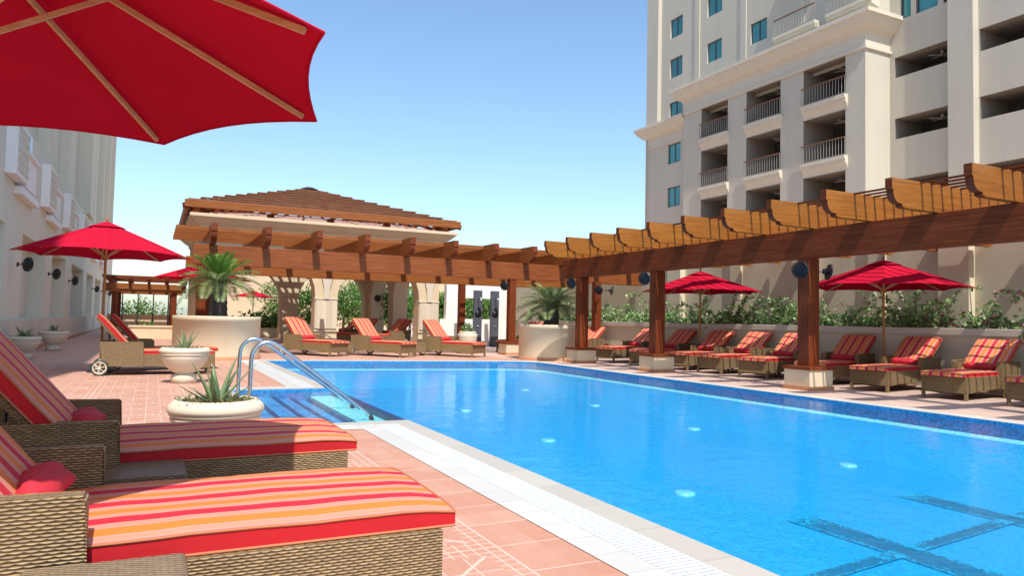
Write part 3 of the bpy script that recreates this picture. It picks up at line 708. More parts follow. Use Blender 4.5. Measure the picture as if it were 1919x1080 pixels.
# ------------------------------------------------------------------ vegetation
def rv(s=1.0): return Vector((random.gauss(0,1),random.gauss(0,1),random.gauss(0,1))).normalized()*s
def shoot(mb,sm,p,d,L,nl,size,droop,mi=0,flower=0):
    p=Vector(p); d=Vector(d).normalized(); pts=[p.copy()]; n=max(4,int(L/.09))
    for k in range(n):
        d=(d+Vector((0,0,-droop*(k/n)))+rv(.10)).normalized(); p=p+d*(L/n); pts.append(p.copy())
        for q in range(nl):
            dd=(rv()+d*.4).normalized(); s=size*random.uniform(.6,1.25)
            mb.leaf(p+rv(.03),dd,s*.62,s,rv(),mi)
        if flower and k>n*.6 and random.random()<flower:
            for q in range(5): mb.leaf(p+rv(.06),rv(),.05,.07,rv(),1)
    sm.tube(pts,.006,4)
def bougainvillea(x,y,n,hmax,label,fl,wide=1.0):
    r=thing('bougainvillea',label,'shrub',(x,y,1.1),group='climbing shrubs behind the low wall')
    mb=MB(); sm=MB()
    for k in range(n):
        px,py=random.uniform(-.55,.45),random.uniform(-.8,.8)*wide
        tall=random.random()<.34
        L=random.uniform(.45,.85)*hmax*(1.45 if tall else .62); d=Vector((random.gauss(-.12,.35),random.gauss(0,.5),1.0 if tall else .75))
        shoot(mb,sm,(px,py,0),d,L,5 if tall else 7,.105,.30 if tall else .5,0,fl*(.7 if tall else .3))
    cl=[Vector((random.gauss(-.25,.3),random.uniform(-.95,.95)*wide,random.uniform(.05,.42)*hmax/1.4)) for _ in range(int(6*wide))]
    for k in range(int(820*wide)):
        q=random.choice(cl)+rv(abs(random.gauss(0,.20))); q.z=max(q.z,.04)
        mb.leaf(q,(rv()+Vector((0,0,-.2))).normalized(),.075,random.uniform(.07,.13),(rv()+Vector((0,-.4,.9))).normalized(),0)
        if random.random()<fl*.12:
            for z in range(4): mb.leaf(q+rv(.07),rv(),.055,.08,rv(),1)
    mb.build('foliage',[M['leaf_vine'],M['flower']],r); sm.build('stems',M['stem'],r)
for x,y,n,h,l,fl,wd in [(16.2,7.4,34,1.7,'bougainvillea with magenta flowers, rightmost above the low wall',.9,1.0),(16.3,9.4,17,1.3,'thin trailing bougainvillea behind the near umbrella pole',.35,.9),(16.2,11.7,40,1.5,'bushy green bougainvillea just right of the nearest post',.12,1.1),(16.2,13.9,44,1.35,'dense green bougainvillea just left of the nearest post',.12,1.1),(16.2,16.2,42,1.6,'leafy bougainvillea behind the smaller far umbrella',.1,1.2),(16.2,18.9,44,1.4,'pale green bougainvillea right of the second post',.05,1.3),(16.2,21.8,46,1.4,'bougainvillea between the second post and the back post',.05,1.3),(16.2,24.8,40,1.3,'far bougainvillea behind the smaller palm',.05,1.4),(16.2,28.0,36,1.2,'farthest bougainvillea on the low wall near the showers',.05,1.5)]:
    bougainvillea(x,y,n,h,l,fl,wd)

def cycas(x,y,z0,zt,R,label,new,seed,nf=46):
    random.seed(seed); r=thing('cycad_palm',label,'palm',(x,y,z0),group='palms in round planters')
    b=MB(); H=zt-z0
    pr_=[]; 
    for k in range(13):
        t=k/12; pr_.append((.25-.05*t+.018*(k%2),H*t))
    pr_.append((.02,H+.03)); b.lathe(pr_,14); b.build('trunk',M['bark'],r)
    mb=MB(); sm=MB(); 
    for k in range(nf):
        ring=k/nf; az=k*2.39996+random.uniform(-.2,.2)
        el=R_(-14+ring*96)+random.uniform(-.10,.10)
        L=R*(1.12-.30*ring)*random.uniform(.9,1.08); isnew=1 if (new and ring>.62) else 0
        p=Vector((math.cos(az)*.10,math.sin(az)*.10,H+.02)); e=el; pts=[p.copy()]; n=14
        for i in range(n):
            e-= (.075 if not isnew else .045)*(1.0 if el>-.1 else .5)
            d=Vector((math.cos(az)*math.cos(e),math.sin(az)*math.cos(e),math.sin(e))); p=p+d*(L/n); pts.append(p.copy())
            if i<1: continue
            side=d.cross(Vector((0,0,1))); side=side.normalized() if side.length>1e-3 else Vector((1,0,0)); up=side.cross(d)
            ll=R*.27*math.sin(PI*min(1,(i+1.2)/(n+1.5)))**.6
            for sub in (0,.33,.66):
                pp=pts[-2].lerp(p,sub)
                for s in (-1,1):
                    dd=(side*s+d*.55+up*.28+rv(.08)).normalized(); mb.leaf(pp,dd,.026,ll,up+rv(.1),isnew)
        sm.tube(pts,[.014*(1-.8*i/n) for i in range(n+1)],4)
    mb.build('crown',[M['leaf_palm'],M['leaf_palm_new']],r); sm.build('frond_stems',M['leaf_palm'],r)
cycas(1.66,22.2,1.15,2.2,1.1,'stout palm with bright new fronds, in the left round planter',True,3,34)
cycas(11.75,20.75,1.05,1.78,1.12,'smaller grey green palm in the right round planter',False,5,36)
random.seed(11)
def round_planter(x,y,R,h,label):
    r=thing('round_planter',label,'planter',(x,y,0),group='round plastered planters')
    b=MB(); b.lathe([(R,.10),(R,h-.14),(R+.012,h-.135),(R+.012,h-.01),(R,h),(R-.14,h),(R-.14,h-.12)],64); b.build('planter_body',M['plaster_cream'],r)
    b=MB(); b.lathe([(R+.015,0),(R+.015,.10),(R-.05,.101)],64); b.build('base_band',M['band_terracotta'],r)
    b=MB(); b.lathe([(.001,h-.06),(R-.139,h-.09)],32); b.build('soil',M['soil'],r)
round_planter(1.66,22.2,1.16,1.2,'large round cream planter holding the taller palm')
round_planter(11.75,20.75,1.06,1.14,'round cream planter with a curved shadow, beside third post')

def bowl_pot(x,y,R,h,label,style,gr='pale cast stone pots'):
    r=thing('stone_pot',label,'plant pot',(x,y,0),group=gr)
    if style==0: pr_=[(.30*R,0),(.62*R,.01),(.66*R,.16*h),(.78*R,.55*h),(.86*R,.64*h),(.92*R,.655*h),(.925*R,.70*h),(.89*R,.72*h),(.93*R,.735*h),(.955*R,.765*h),(.94*R,.79*h),(.98*R,.80*h),(1.0*R,.84*h),(.97*R,.91*h),(.84*R,1.0*h),(.76*R,1.0*h),(.74*R,.9*h)]
    else: pr_=[(.30*R,0),(.50*R,.005),(.50*R,.22*h),(.34*R,.27*h),(.52*R,.34*h),(.76*R,.50*h),(.88*R,.68*h),(.93*R,.76*h),(.91*R,.775*h),(.96*R,.79*h),(.97*R,.83*h),(.935*R,.845*h),(1.0*R,.87*h),(1.0*R,.93*h),(.88*R,1.0*h),(.80*R,1.0*h),(.78*R,.92*h)]
    b=MB(); b.lathe(pr_,48); b.build('pot_body',M['plaster_pot'],r)
    b=MB(); b.lathe([(.001,.95*h),(.785*R,.925*h)],28); b.build('soil',M['soil'],r)
    g=MB()
    for k in range(420):
        a=random.uniform(0,2*PI); q=R*.80*math.sqrt(random.random()); d=(Vector((math.cos(a)*.7,math.sin(a)*.7,random.uniform(.2,1)))+rv(.5)).normalized()
        g.leaf((q*math.cos(a),q*math.sin(a),.94*h),d,.02,random.uniform(.04,.10)*(R/.45),rv())
    g.build('groundcover',M['grass_dry'],r)
def aloe(x,y,z,s,label,leaves):
    r=thing('aloe_plant',label,'aloe',(x,y,z),group='aloes in stone pots'); b=MB()
    for az,el,L,wd in leaves:
        L*=s; wd*=s*1.45; az=R_(az); e=R_(el); p=Vector((math.cos(az)*.03*s,math.sin(az)*.03*s,0)); n=9; V=[];F=[]
        side=Vector((-math.sin(az),math.cos(az),0))
        for i in range(n+1):
            t=i/n; d=Vector((math.cos(az)*math.cos(e),math.sin(az)*math.cos(e),math.sin(e))); up=side.cross(d)*-1
            w_=wd*(1-t)**.75*(1 if t>.12 else .8+t)
            up=d.cross(side)*-1 if d.cross(side).z<0 else d.cross(side)
            V+=[p+side*w_/2+up*w_*.10,p-up*w_*.22,p-side*w_/2+up*w_*.10,p+up*w_*.02]
            p=p+d*(L/n); e+=R_(.8) if el<50 else R_(-1.2)
        for i in range(n):
            for k in range(4): F.append((i*4+k,i*4+(k+1)%4,(i+1)*4+(k+1)%4,(i+1)*4+k))
        b.idx(V,F,0,True)
    b.build('leaves',M['aloe'],r)
bowl_pot(.53,6.85,.40,.51,'wide ribbed stone pot near the pool steps, half in shade',0)
big_=[(200,66,.42,.075),(330,76,.46,.08),(20,66,.40,.07),(100,72,.36,.07),(350,55,.47,.06),(160,82,.30,.07),(190,28,.36,.05),(345,30,.33,.05),(5,18,.30,.045),(260,34,.30,.055),(300,38,.22,.05),(150,30,.26,.05),(60,34,.28,.05),(225,20,.24,.045),(250,66,.34,.07)]
aloe(.53,6.85,.47,1.0,'spiky aloe in the wide ribbed pot by the pool steps',big_)
bowl_pot(.55,14.4,.435,.64,'footed stone bowl pot standing in front of the wheeled lounger',1)
aloe(.55,14.4,.61,1.05,'aloe with upright leaves in the footed bowl pot',[(200,62,.40,.06),(345,62,.44,.055),(120,78,.36,.06),(20,75,.38,.06),(260,76,.30,.06),(300,45,.26,.05),(170,38,.26,.05),(60,40,.28,.05)])
bowl_pot(-2.78,27.0,.44,.62,'stone bowl pot by the left building, clear of others',1)
fan_=[(k*137.5%360,random.uniform(35,80),random.uniform(.22,.34),.05) for k in range(16)]
aloe(-2.78,27.0,.58,1.0,'small dark aloe in the bowl pot by the left building',fan_)
bowl_pot(-2.95,22.3,.40,.58,'stone pot by the left building, mostly hidden by front loungers',1)
aloe(-2.95,22.3,.54,1.0,'sunlit yellowish aloe beside the left building',[(k*137.5%360,random.uniform(20,75),random.uniform(.25,.40),.05) for k in range(18)])
# tall urn by the showers
ur=thing('garden_urn','pale tall urn holding a small plant near the showers','urn',(10.4,24.6,0))
b=MB(); b.lathe([(.20,0),(.24,.02),(.30,.3),(.36,.62),(.37,.72),(.30,.76),(.33,.80),(.27,.82),(.25,.76)],32); b.build('urn_body',M['plaster_pot'],ur)
g=MB()
for k in range(240): g.leaf(rv(.17)+Vector((0,0,.9)),rv(),.05,.11,rv())
g.build('foliage',M['leaf_tree'],ur)

def tree(x,y,h,R,label,n=2600,cat='tree',name='garden_tree',trunk=True,m='leaf_tree',leaf=.17):
    r=thing(name,label,cat,(x,y,0),group='green planting beyond the pavilion')
    mb=MB(); cl=[Vector((random.uniform(-R,R)*.75,random.uniform(-R,R)*.75,random.uniform(.28 if trunk else .1,.95)*h)) for _ in range(26)]
    for k in range(n):
        c=random.choice(cl); q=c+rv(random.random()**.5*R*.42)
        if q.z<.02: q.z=abs(q.z)
        mb.leaf(q,rv(),leaf*.6,leaf*random.uniform(.8,1.5),(rv()+Vector((0,-.3,.5))).normalized())
    mb.build('crown',M[m],r)
    if trunk:
        b=MB(); b.tube([(0,0,0),(.05,.03,h*.35),(0,.06,h*.7)],[.10,.08,.04],8)
        for c in cl[:7]: b.tube([(0.03,.03,h*.35),tuple(c)],[.045,.012],5)
        b.build('trunk',M['stem'],r)
for x,y,h,R,l in [(7.2,46.5,3.2,1.7,'round green tree seen through the left arch edge'),(8.9,44.6,2.9,1.5,'green tree filling the gap just right of stone pier'),(11.2,47.5,3.4,1.8,'green tree seen through middle of the right arch'),(13.2,48.0,3.6,1.8,'green tree seen between pavilion columns'),(15.6,47.0,3.4,1.7,'tree seen at the right end of the pavilion'),(14.3,36.2,2.6,1.1,'green shrubby tree seen in the left shower wall window'),(16.4,36.9,2.6,1.1,'green shrubby tree seen in the right shower wall window'),(12.6,40.0,3.0,1.2,'slim tree between the pavilion and the shower wall')]:
    tree(x,y,h,R,l)
for x,y,h,R,l in [(3.3,43.4,1.3,.9,'low bush under the small red umbrella, leftmost'),(4.8,43.2,1.2,.9,'low bush directly before the small umbrella pole'),(6.0,43.0,1.35,.8,'bright green bush right of the small umbrella')]:
    tree(x,y,h,R,l,900,'bush','garden_bush',False,'leaf_tree',.2)

# walls beyond the pavilion
b=MB(); b.box(2.6,16.5,53.0,53.5,0,4.1); b.box(16.52,26,46.0,46.5,0,4.0)
tag(b.build('garden_wall',M['plaster_cream']),'sunlit cream wall far behind the pavilion arches','wall')
b=MB(); b.box(2.2,7.4,42.2,42.5,0,.55); tag(b.build('bed_wall',M['plaster_wall']),'low bed wall under the small distant umbrella','wall')
# shower wall
sw=thing('shower_wall','white wall with openings holding two dark shower panels','shower wall',(0,0,0))
b=MB(); Y0=31.0
def bx2(x0,x1,z0,z1): b.box(x0,x1,Y0,Y0+.3,z0,z1)
bx2(12.02,12.62,0,2.85); bx2(14.55,15.05,0,2.85); bx2(12.62,14.55,2.25,2.85); bx2(12.62,14.55,0,1.28); bx2(11.72,12.02,0,1.25); bx2(15.05,16.6,0,1.28)
b.build('wall_body',M['plaster_white'],sw)
for x in (13.55,14.42):
    b=MB(); b.box(x-.20,x+.20,Y0-.14,Y0-.003,0,2.62); p=b.build('shower_panel',M['slate'],sw)
    b=MB(); b.lathe([(.001,0),(.16,0),(.17,.02),(.001,.03)],24); o=b.build('round_disc',M['black'],p,loc=(x,Y0-.15,1.55)); o.rotation_euler.x=R_(90)
    b=MB(); b.tube([(x,Y0-.14,2.25),(x,Y0-.45,2.3),(x,Y0-.45,2.2)],.018,8); b.lathe([(.001,.02),(.09,.02),(.10,0),(.001,-.005)],14,(x,Y0-.45,2.17)); b.build('shower_head',M['steel'],p)
    b=MB(); b.lathe([(.001,.05),(.035,.05),(.04,0)],12); o=b.build('tap',M['steel'],p,loc=(x,Y0-.14,.95)); o.rotation_euler.x=R_(90)
sb=thing('wooden_stool','low wooden bench beside the dark post and showers','bench',(11.0,27.6,0))
b=MB(); b.box(-.5,.5,-.22,.22,.42,.50); b.build('seat',M['wood_red'],sb,bevel=.01)
for s in (-1,1): b=MB(); b.box(s*.40-.05,s*.40+.05,-.18,.18,0,.42); b.build('leg',M['wood_red'],sb)

# ------------------------------------------------------------------ far left pergola and bed
pl=thing('timber_pergola','distant timber pergola beside the left building with fans','pergola',(0,0,0))
for x,y in ((-1.75,41.2),(.95,41.2),(-1.75,46),(.95,46)): post(pl,x,y,2.35,.26,0)
for y in (41.0,46.0): b=MB(); b.box(-2.2,1.5,y,y+.22,2.3,2.72); b.build('beam',M['wood_orange'],pl)
for k in range(5):
    x=-2.0+.85*k; b=MB(); b.prism(rafter_profile(40.3,46.8,2.72,3.05),lambda u,v,d:(d,u,v),x,x+.12); b.build('rafter',M['wood_red'],pl)
for k in range(16): b=MB(); b.box(-2.3,1.6,40.5+.4*k,40.58+.4*k,3.0,3.09); b.build('slat',M['wood_red'],pl)
for k in range(4):
    b=MB(); b.tube([(-1.5+.75*k,44.5,.55),(-1.5+.75*k,44.5,2.3)],.035,6); b.build('trellis_post',M['frame_dark'],pl)
b=MB(); b.box(-2.35,1.9,47.5,47.8,0,1.05); b.box(-2.35,1.9,47.4,47.9,1.05,1.15); tag(b.build('garden_wall',M['plaster_cream']),'low cream wall seen under the distant left pergola','wall')
b=MB(); b.box(-1.0,2.0,39.4,39.7,0,.55); b.box(-1.05,2.05,39.35,39.75,.55,.64); tag(b.build('bed_wall',M['plaster_cream']),'low cream kerb wall before the distant left pergola','wall')
tree(-1.0,50.0,2.2,1.1,'dark bush under the left end of the distant pergola',700,'bush','garden_bush',False)
tree(.6,50.5,1.9,1.2,'pale bush seen under the distant left pergola',700,'bush','garden_bush',False)
tree(-.3,41.0,.75,.5,'low green plants in the bed of distant pergola',300,'bush','garden_bush',False,'leaf_tree',.12)

# ------------------------------------------------------------------ fans on posts and walls
def fan_proto():
    r=thing('wall_fan','x','fan',group='black outdoor wall fans')
    b=MB()
    for k in range(5): b.ring((0,0,0.02+.0*k),.06+.045*k,.006,'z',24,6)
    b.ring((0,0,-.03),.245,.012,'z',28,6); b.ring((0,0,.0),.25,.012,'z',28,6)
    for k in range(14):
        a=2*PI*k/14; b.tube([(.03*math.cos(a),.03*math.sin(a),.035),(.15*math.cos(a),.15*math.sin(a),.04),(.25*math.cos(a),.25*math.sin(a),0)],.004,4)
        b.tube([(.06*math.cos(a),.06*math.sin(a),-.09),(.18*math.cos(a),.18*math.sin(a),-.08),(.25*math.cos(a),.25*math.sin(a),-.02)],.004,4)
    b.build('cage',M['fan_grey'],r)
    b=MB()
    for k in range(4):
        a=PI/2*k; pts=[(.04,-.03,-.02),(.21,-.09,-.045),(.225,.05,-.005),(.04,.04,.005)]
        b.face([(p[0]*math.cos(a)-p[1]*math.sin(a),p[0]*math.sin(a)+p[1]*math.cos(a),p[2]) for p in pts])
    b.lathe([(.001,.02),(.05,.015),(.055,-.03),(.001,-.04)],14)
    b.lathe([(.05,-.028),(.225,-.034),(.225,-.04)],24)
    b.build('blades',M['black'],r)
    b=MB(); b.lathe([(.001,-.04),(.085,-.05),(.09,-.16),(.06,-.2),(.001,-.205)],16); b.build('motor',M['black'],r)
    b=MB(); b.tube([(0,0,-.18),(0,-.05,-.30),(0,-.05,-.36)],.02,8); b.box(-.05,.05,-.13,.03,-.375,-.355); b.build('bracket',M['fan_grey'],r)
    return r
fp=fan_proto(); first=True
def fan(x,y,z,dirv,label,s=1.0):
    global first
    o=fp if first else copy_tree(fp); first=False
    o.location=(x,y,z); o.rotation_mode='XYZ'; o.rotation_euler=Vector(dirv).to_track_quat('Z','Y').to_euler(); o['label']=label; o.scale=(s,s,s)
for y,z,l in [(23.4,2.5,'largest black fan on the left building, under umbrella edge'),(29.9,2.55,'second black fan along the left building'),(36.7,2.58,'third black fan along the left building'),(50.4,2.63,'fourth, smaller black fan along the left building'),(57.6,2.68,'fifth black fan, left of the umbrella pole'),(65.0,2.7,'last tiny black fan, right of the umbrella pole')]:
    fan(-3.08,y,z,(.9,-.45,-.12),l,.78)
PF=[(11.36,10.2,2.36,(-.9,-.30,-.2),'dark fan on the pool side of the nearest post'),(12.24,10.25,2.36,(.85,-.5,-.2),'dark fan on the wall side of the nearest post'),(11.33,15.2,2.40,(-.9,-.35,-.15),'dark fan on the pool side of the second post'),(11.33,18.85,2.42,(-.9,-.35,-.15),'fan on the third post, in front of palm fronds'),(14.45,22.1,2.42,(-.8,-.5,-.15),'dark fan on the left of the back post'),(15.05,22.1,2.42,(.7,-.6,-.15),'dark fan on the right of the back post'),(11.40,23.65,2.5,(-.8,-.5,-.15),'dark fan on post at far pool corner'),(9.35,33.0,2.15,(-.6,-.8,-.1),'black fan on an inner pavilion column')]
for a in PF: fan(*a,.66)

# ------------------------------------------------------------------ facades
def facade(mb,fn,us,vs,ops,depth,mi=0,ri=0):
    us=sorted(set(us+[o[0] for o in ops]+[o[1] for o in ops])); vs=sorted(set(vs+[o[2] for o in ops]+[o[3] for o in ops]))
    for i in range(len(us)-1):
        for j in range(len(vs)-1):
            cu,cv=(us[i]+us[i+1])/2,(vs[j]+vs[j+1])/2
            if any(o[0]<cu<o[1] and o[2]<cv<o[3] for o in ops): continue
            mb.face([fn(us[i],vs[j],0),fn(us[i+1],vs[j],0),fn(us[i+1],vs[j+1],0),fn(us[i],vs[j+1],0)],mi)
    for a,c,e,g in ops:
        for (u0,v0),(u1,v1) in (((a,e),(c,e)),((c,e),(c,g)),((c,g),(a,g)),((a,g),(a,e))):
            mb.face([fn(u0,v0,0),fn(u1,v1,0),fn(u1,v1,depth),fn(u0,v0,depth)],ri)
tw=thing('hotel_tower','tall beige tower block with balconies and teal windows','building',(0,0,0))
fx=lambda X:(lambda u,v,d:(X+d,u,v))
FL=[14.1,10.67,7.24,3.81,.38]
bays=[(36.6,39.2),(32.05,34.9),(27.4,30.3)]
b=MB(); ops=[]
for k,z in enumerate(FL):
    for a,c in bays: ops.append((a,c,z,16.4 if k==0 else z+2.72))
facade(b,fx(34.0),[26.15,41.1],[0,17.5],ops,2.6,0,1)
b.face([(34,26.15,0),(36.2,26.15,0),(36.2,26.15,17.5),(34,26.15,17.5)]); b.face([(34,41.1,0),(35,41.1,0),(35,41.1,17.5),(34,41.1,17.5)])
# left corner mass and tower above
wl=[(42.15,43.65,z,z+1.5) for z in (13.35,10.05,6.7,3.4)]
facade(b,fx(34.6),[41.1,46.2],[0,16.2],wl,.28)
wu=[(42.3,43.75,z,z+1.5) for z in (16.62,20.0,23.1,26.4)]+[(38.1,39.6,z,z+1.45) for z in (19.9,23.25,26.6)]+[(33.96,35.4,z,z+1.4) for z in (19.85,23.2,26.6)]
bu=[(29.7,32.66,19.2,22.1),(26.0,28.7,19.2,22.1),(29.7,32.66,22.7,25.6),(26.0,28.7,22.7,25.6)]
facade(b,fx(34.8),[26.15,44.8],[16.2,40],wu,.28)
# the balconies above the cornice are cut as deep openings in a second skin
b2=MB()
b.face([(34.45,44.8,16.2),(34.45,46.2,16.2),(34.45,46.2,40),(34.45,44.8,40)]); b.face([(34.45,44.8,16.2),(34.8,44.8,16.2),(34.8,44.8,40),(34.45,44.8,40)])
b.face([(34.45,46.2,0),(60,46.2,0),(60,46.2,40),(34.45,46.2,40)])
# right wing
opr=[]
for z in (15.0,11.6,8.2,4.8): opr+=[(22.66,25.85,z,z+1.13),(17.2,21.3,z,z+1.13)]
opr+=[(24.9,25.5,18.15,20.0),(23.4,24.6,18.15,20.0),(22.7,23.1,18.15,20.0)]
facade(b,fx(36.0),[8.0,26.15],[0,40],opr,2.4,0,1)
b.box(35.55,35.999,21.35,22.62,0,40)
b.face([(36,8,0),(60,8,0),(60,8,40),(36,8,40)])
for yy in (36.0,31.2,40.6): b.box(34.72,34.799,yy-.25,yy+.25,16.3,40)
b.box(34.0,36.0,26.15,41.1,17.5,17.6)
b.face([(34.8,26.15,17.5),(36.0,26.15,17.5),(36.0,26.15,40),(34.8,26.15,40)])
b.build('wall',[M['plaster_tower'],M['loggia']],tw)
def cornice_path(pts,prof,name,par,m):
    # pts: plan polyline, prof: (out,z); out = distance to the left side of travel
    b=MB(); n=len(pts); V=[];F=[]
    for i,p in enumerate(pts):
        p=Vector((*p,0)); d0=(p-Vector((*pts[i-1],0))).normalized() if i else None; d1=(Vector((*pts[i+1],0))-p).normalized() if i<n-1 else None
        n0=Vector((-d0.y,d0.x,0)) if d0 else None; n1=Vector((-d1.y,d1.x,0)) if d1 else None
        if n0 and n1: mt=(n0+n1); mt=mt/ (1+n0.dot(n1))
        else: mt=n0 or n1
        for o,z in prof: q=p+mt*o; V.append((q.x,q.y,z))
    k=len(prof)
    for i in range(n-1):
        for j in range(k-1): F.append((i*k+j,(i+1)*k+j,(i+1)*k+j+1,i*k+j+1))
    b.idx(V,F); return b.build(name,m,par)
cornice_path([(36.0,26.15),(34.0,26.15),(34.0,41.1),(34.8,41.1)][::-1],[(-.0,16.4),(-.12,16.42),(-.12,16.58),(-.03,16.6),(-.03,17.25),(-.10,17.3),(-.12,17.42),(-.30,17.5),(-.55,17.75),(-.70,18.05),(-.80,18.08),(-.80,18.30),(0,18.34)],'cornice',tw,M['plaster_trim'])
cornice_path([(34.6,41.1),(34.6,46.2),(37,46.2)][::-1],[(0,14.9),(-.10,14.92),(-.10,15.02),(-.02,15.05),(-.02,15.7),(-.3,15.85),(-.6,16.15),(-.75,16.4),(-.8,16.42),(-.8,16.6),(0,16.62)],'cornice',tw,M['plaster_trim'])
def window(X,a,c,z0,z1,gl,split=True):
    b=MB(); f=.06
    b.box(X,X+.05,a,c,z0,z0+f); b.box(X,X+.05,a,c,z1-f,z1); b.box(X,X+.05,a,a+f,z0+f,z1-f); b.box(X,X+.05,c-f,c,z0+f,z1-f)
    if split: m_=(a+c)/2; b.box(X,X+.05,m_-.06,m_+.06,z0+f,z1-f)
    w_=b.build('window',M['frame_dark'],tw)
    b=MB(); b.box(X+.02,X+.035,a+f,c-f,z0+f,z1-f); b.build('pane',gl,w_)
for a,c,z0,z1 in wl: window(34.72,a,c,z0,z1,M['glass'])
for a,c,z0,z1 in wu: window(34.92,a,c,z0,z1,M['glass'])
for a,c,z0,z1 in opr[-3:]: window(36.15,a,c,z0,z1,M['glass_dark'] if False else M['glass'],False)
def railing(X,a,c,z,balc=True,white=True):
    b=MB(); n=int((c-a)/.19)
    for k in range(n+1): y=a+(c-a)*k/n; b.box(X,X+.025,y-.011,y+.011,z+.1,z+1.02)
    b.box(X-.01,X+.04,a,c,z+.06,z+.10)
    r=b.build('railing',M['rail_grey'],tw)
    b=MB(); b.box(X-.02,X+.05,a,c,z+1.02,z+1.08); b.build('handrail',M['wood_roof'],r)
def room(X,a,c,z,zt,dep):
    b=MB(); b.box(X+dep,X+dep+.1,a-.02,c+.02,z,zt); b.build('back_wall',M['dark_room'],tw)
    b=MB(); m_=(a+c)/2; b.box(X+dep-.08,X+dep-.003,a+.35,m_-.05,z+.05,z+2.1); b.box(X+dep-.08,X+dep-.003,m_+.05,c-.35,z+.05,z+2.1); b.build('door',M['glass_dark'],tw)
def cfan(x,y,z):
    b=MB()
    for k in range(5):
        a=2*PI*k/5+y; b.box(.10,.62,-.07,.07,-.01,.01,0,Matrix.Translation((x,y,z))@Matrix.Rotation(a,4,'Z'))
    b.lathe([(.001,-.06),(.1,-.05),(.11,.04),(.02,.06),(.02,.3)],12,(x,y,z)); b.build('ceiling_fan',M['white_metal'],tw)
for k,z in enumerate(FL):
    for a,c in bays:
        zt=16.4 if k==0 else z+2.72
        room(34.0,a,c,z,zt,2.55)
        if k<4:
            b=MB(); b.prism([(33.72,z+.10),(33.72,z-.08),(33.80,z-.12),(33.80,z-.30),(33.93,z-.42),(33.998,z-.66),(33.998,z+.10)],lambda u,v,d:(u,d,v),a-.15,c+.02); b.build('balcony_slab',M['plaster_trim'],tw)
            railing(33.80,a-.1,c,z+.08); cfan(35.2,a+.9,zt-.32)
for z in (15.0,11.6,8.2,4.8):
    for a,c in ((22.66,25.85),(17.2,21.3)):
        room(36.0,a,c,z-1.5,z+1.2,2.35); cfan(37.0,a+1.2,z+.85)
for a,c in ((29.7,32.66),(26.0,28.7)):
    for z in (19.2,22.7):
        b=MB(); b.box(34.83,34.86,a,c,z+.1,z+2.7); b.build('balcony_opening',M['glass_dark'],tw)
        b=MB(); b.prism([(34.05,z+.10),(34.05,z-.1),(34.15,z-.12),(34.15,z-.3),(34.79,z-.45),(34.79,z+.10)],lambda u,v,d:(u,d,v),a-.12,c+.12); b.build('balcony_slab',M['plaster_trim'],tw)
        railing(34.1,a-.1,c+.1,z+.08)

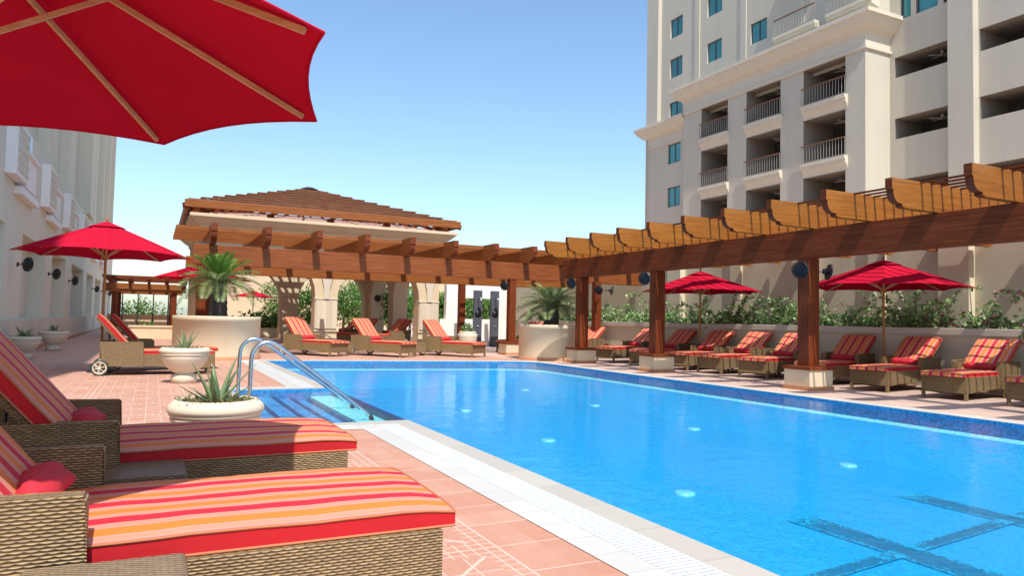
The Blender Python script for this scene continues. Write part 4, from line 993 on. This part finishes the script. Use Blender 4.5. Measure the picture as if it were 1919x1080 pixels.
# left building
lb=thing('hotel_block','long beige hotel wing with white balcony boxes at left','building',(0,0,0))
b=MB(); rec=[(25.3,30.4,1.0,3.5),(32.3,37.0,1.0,3.5),(39.5,46.0,1.0,3.5),(48.2,53.0,1.0,3.5),(55.0,60.5,1.0,3.5),(62.5,68.0,1.0,3.5),(69.8,74.0,1.0,3.5),(16,22.4,1.0,3.5)]
fl=lambda X:(lambda u,v,d:(X-d,u,v))
facade(b,fl(-3.5),[2,75.8],[0,6.6],rec,.5)
for a,c,z0,z1 in rec: b.face([(-4.0,a,z0),(-4.0,c,z0),(-4.0,c,z1),(-4.0,a,z1)])
b.face([(-3.5,2,6.6),(-3.5,75.8,6.6),(-4.0,75.8,6.6),(-4.0,2,6.6)])
b.face([(-4.0,2,6.6),(-4.0,75.8,6.6),(-4.0,75.8,24),(-4.0,2,24)]); b.face([(-3.5,75.8,0),(-14,75.8,0),(-14,75.8,24),(-4.0,75.8,24),(-4.0,75.8,6.6),(-3.5,75.8,6.6)]); b.face([(-4.0,2,24),(-4.0,75.8,24),(-14,75.8,24),(-14,2,24)])
b.face([(-3.5,2,0),(-14,2,0),(-14,2,24),(-4.0,2,24),(-4.0,2,6.6),(-3.5,2,6.6)]); b.face([(-14,2,0),(-14,75.8,0),(-14,75.8,24),(-14,2,24)])
for y in (24.5,30.9,37.6,53.5,61,68.5,74.8): b.box(-3.999,-3.62,y,y+1.0,6.6,24)
b.box(-3.999,-3.30,45.6,48.4,6.6,24)
b.build('wall',M['plaster_left'],lb)
b=MB()
for a,c in ((22.4,25.3),(25.3,30.4),(30.4,32.3),(32.3,37.0),(37.0,39.5),(39.5,46),(46,48.2),(48.2,53),(53,55),(55,60.5),(60.5,62.5),(62.5,75.8)):
    d=.16 if (c-a)<2.95 else .10
    b.box(-3.499,-3.5+d,a,c,.12,.98); 
b.box(-3.498,-3.36,2,22.4,.12,.98)
b.build('plinth',M['plaster_trim'],lb)
b=MB(); b.box(-3.497,-3.31,2,75.8,0,.119); b.build('skirting',M['band_terracotta'],lb)
for y in (15.4,21.9,28.4,35.0,41.8,49.5,57):
    b=MB(); b.box(-3.499,-3.24,y,y+2.0,4.72,6.15); bo=b.build('balcony_screen',M['plaster_white'],lb,bevel=.015)
    q=MB()
    for i in range(6): q.box(-3.238,-3.215,y+.22+.29*i,y+.30+.29*i,4.85,6.03)
    for j in range(5): q.box(-3.239,-3.22,y+.15,y+1.85,4.86+.27*j,4.93+.27*j)
    q.build('lattice',M['plaster_trim'],bo)
    b=MB(); b.box(-3.499,-3.36,y+2.0,y+4.4,4.75,5.66); b.box(-3.499,-3.28,y+2.0,y+4.5,5.66,5.76); b.box(-3.499,-3.30,y+1.5,y+4.7,4.42,4.62); b.build('balcony_wall',M['plaster_white'],lb)
    b=MB(); b.box(-3.52,-3.496,y+2.2,y+4.3,5.80,6.5); b.build('balcony_door',M['glass_dark'],lb)

bpy.context.view_layer.update()
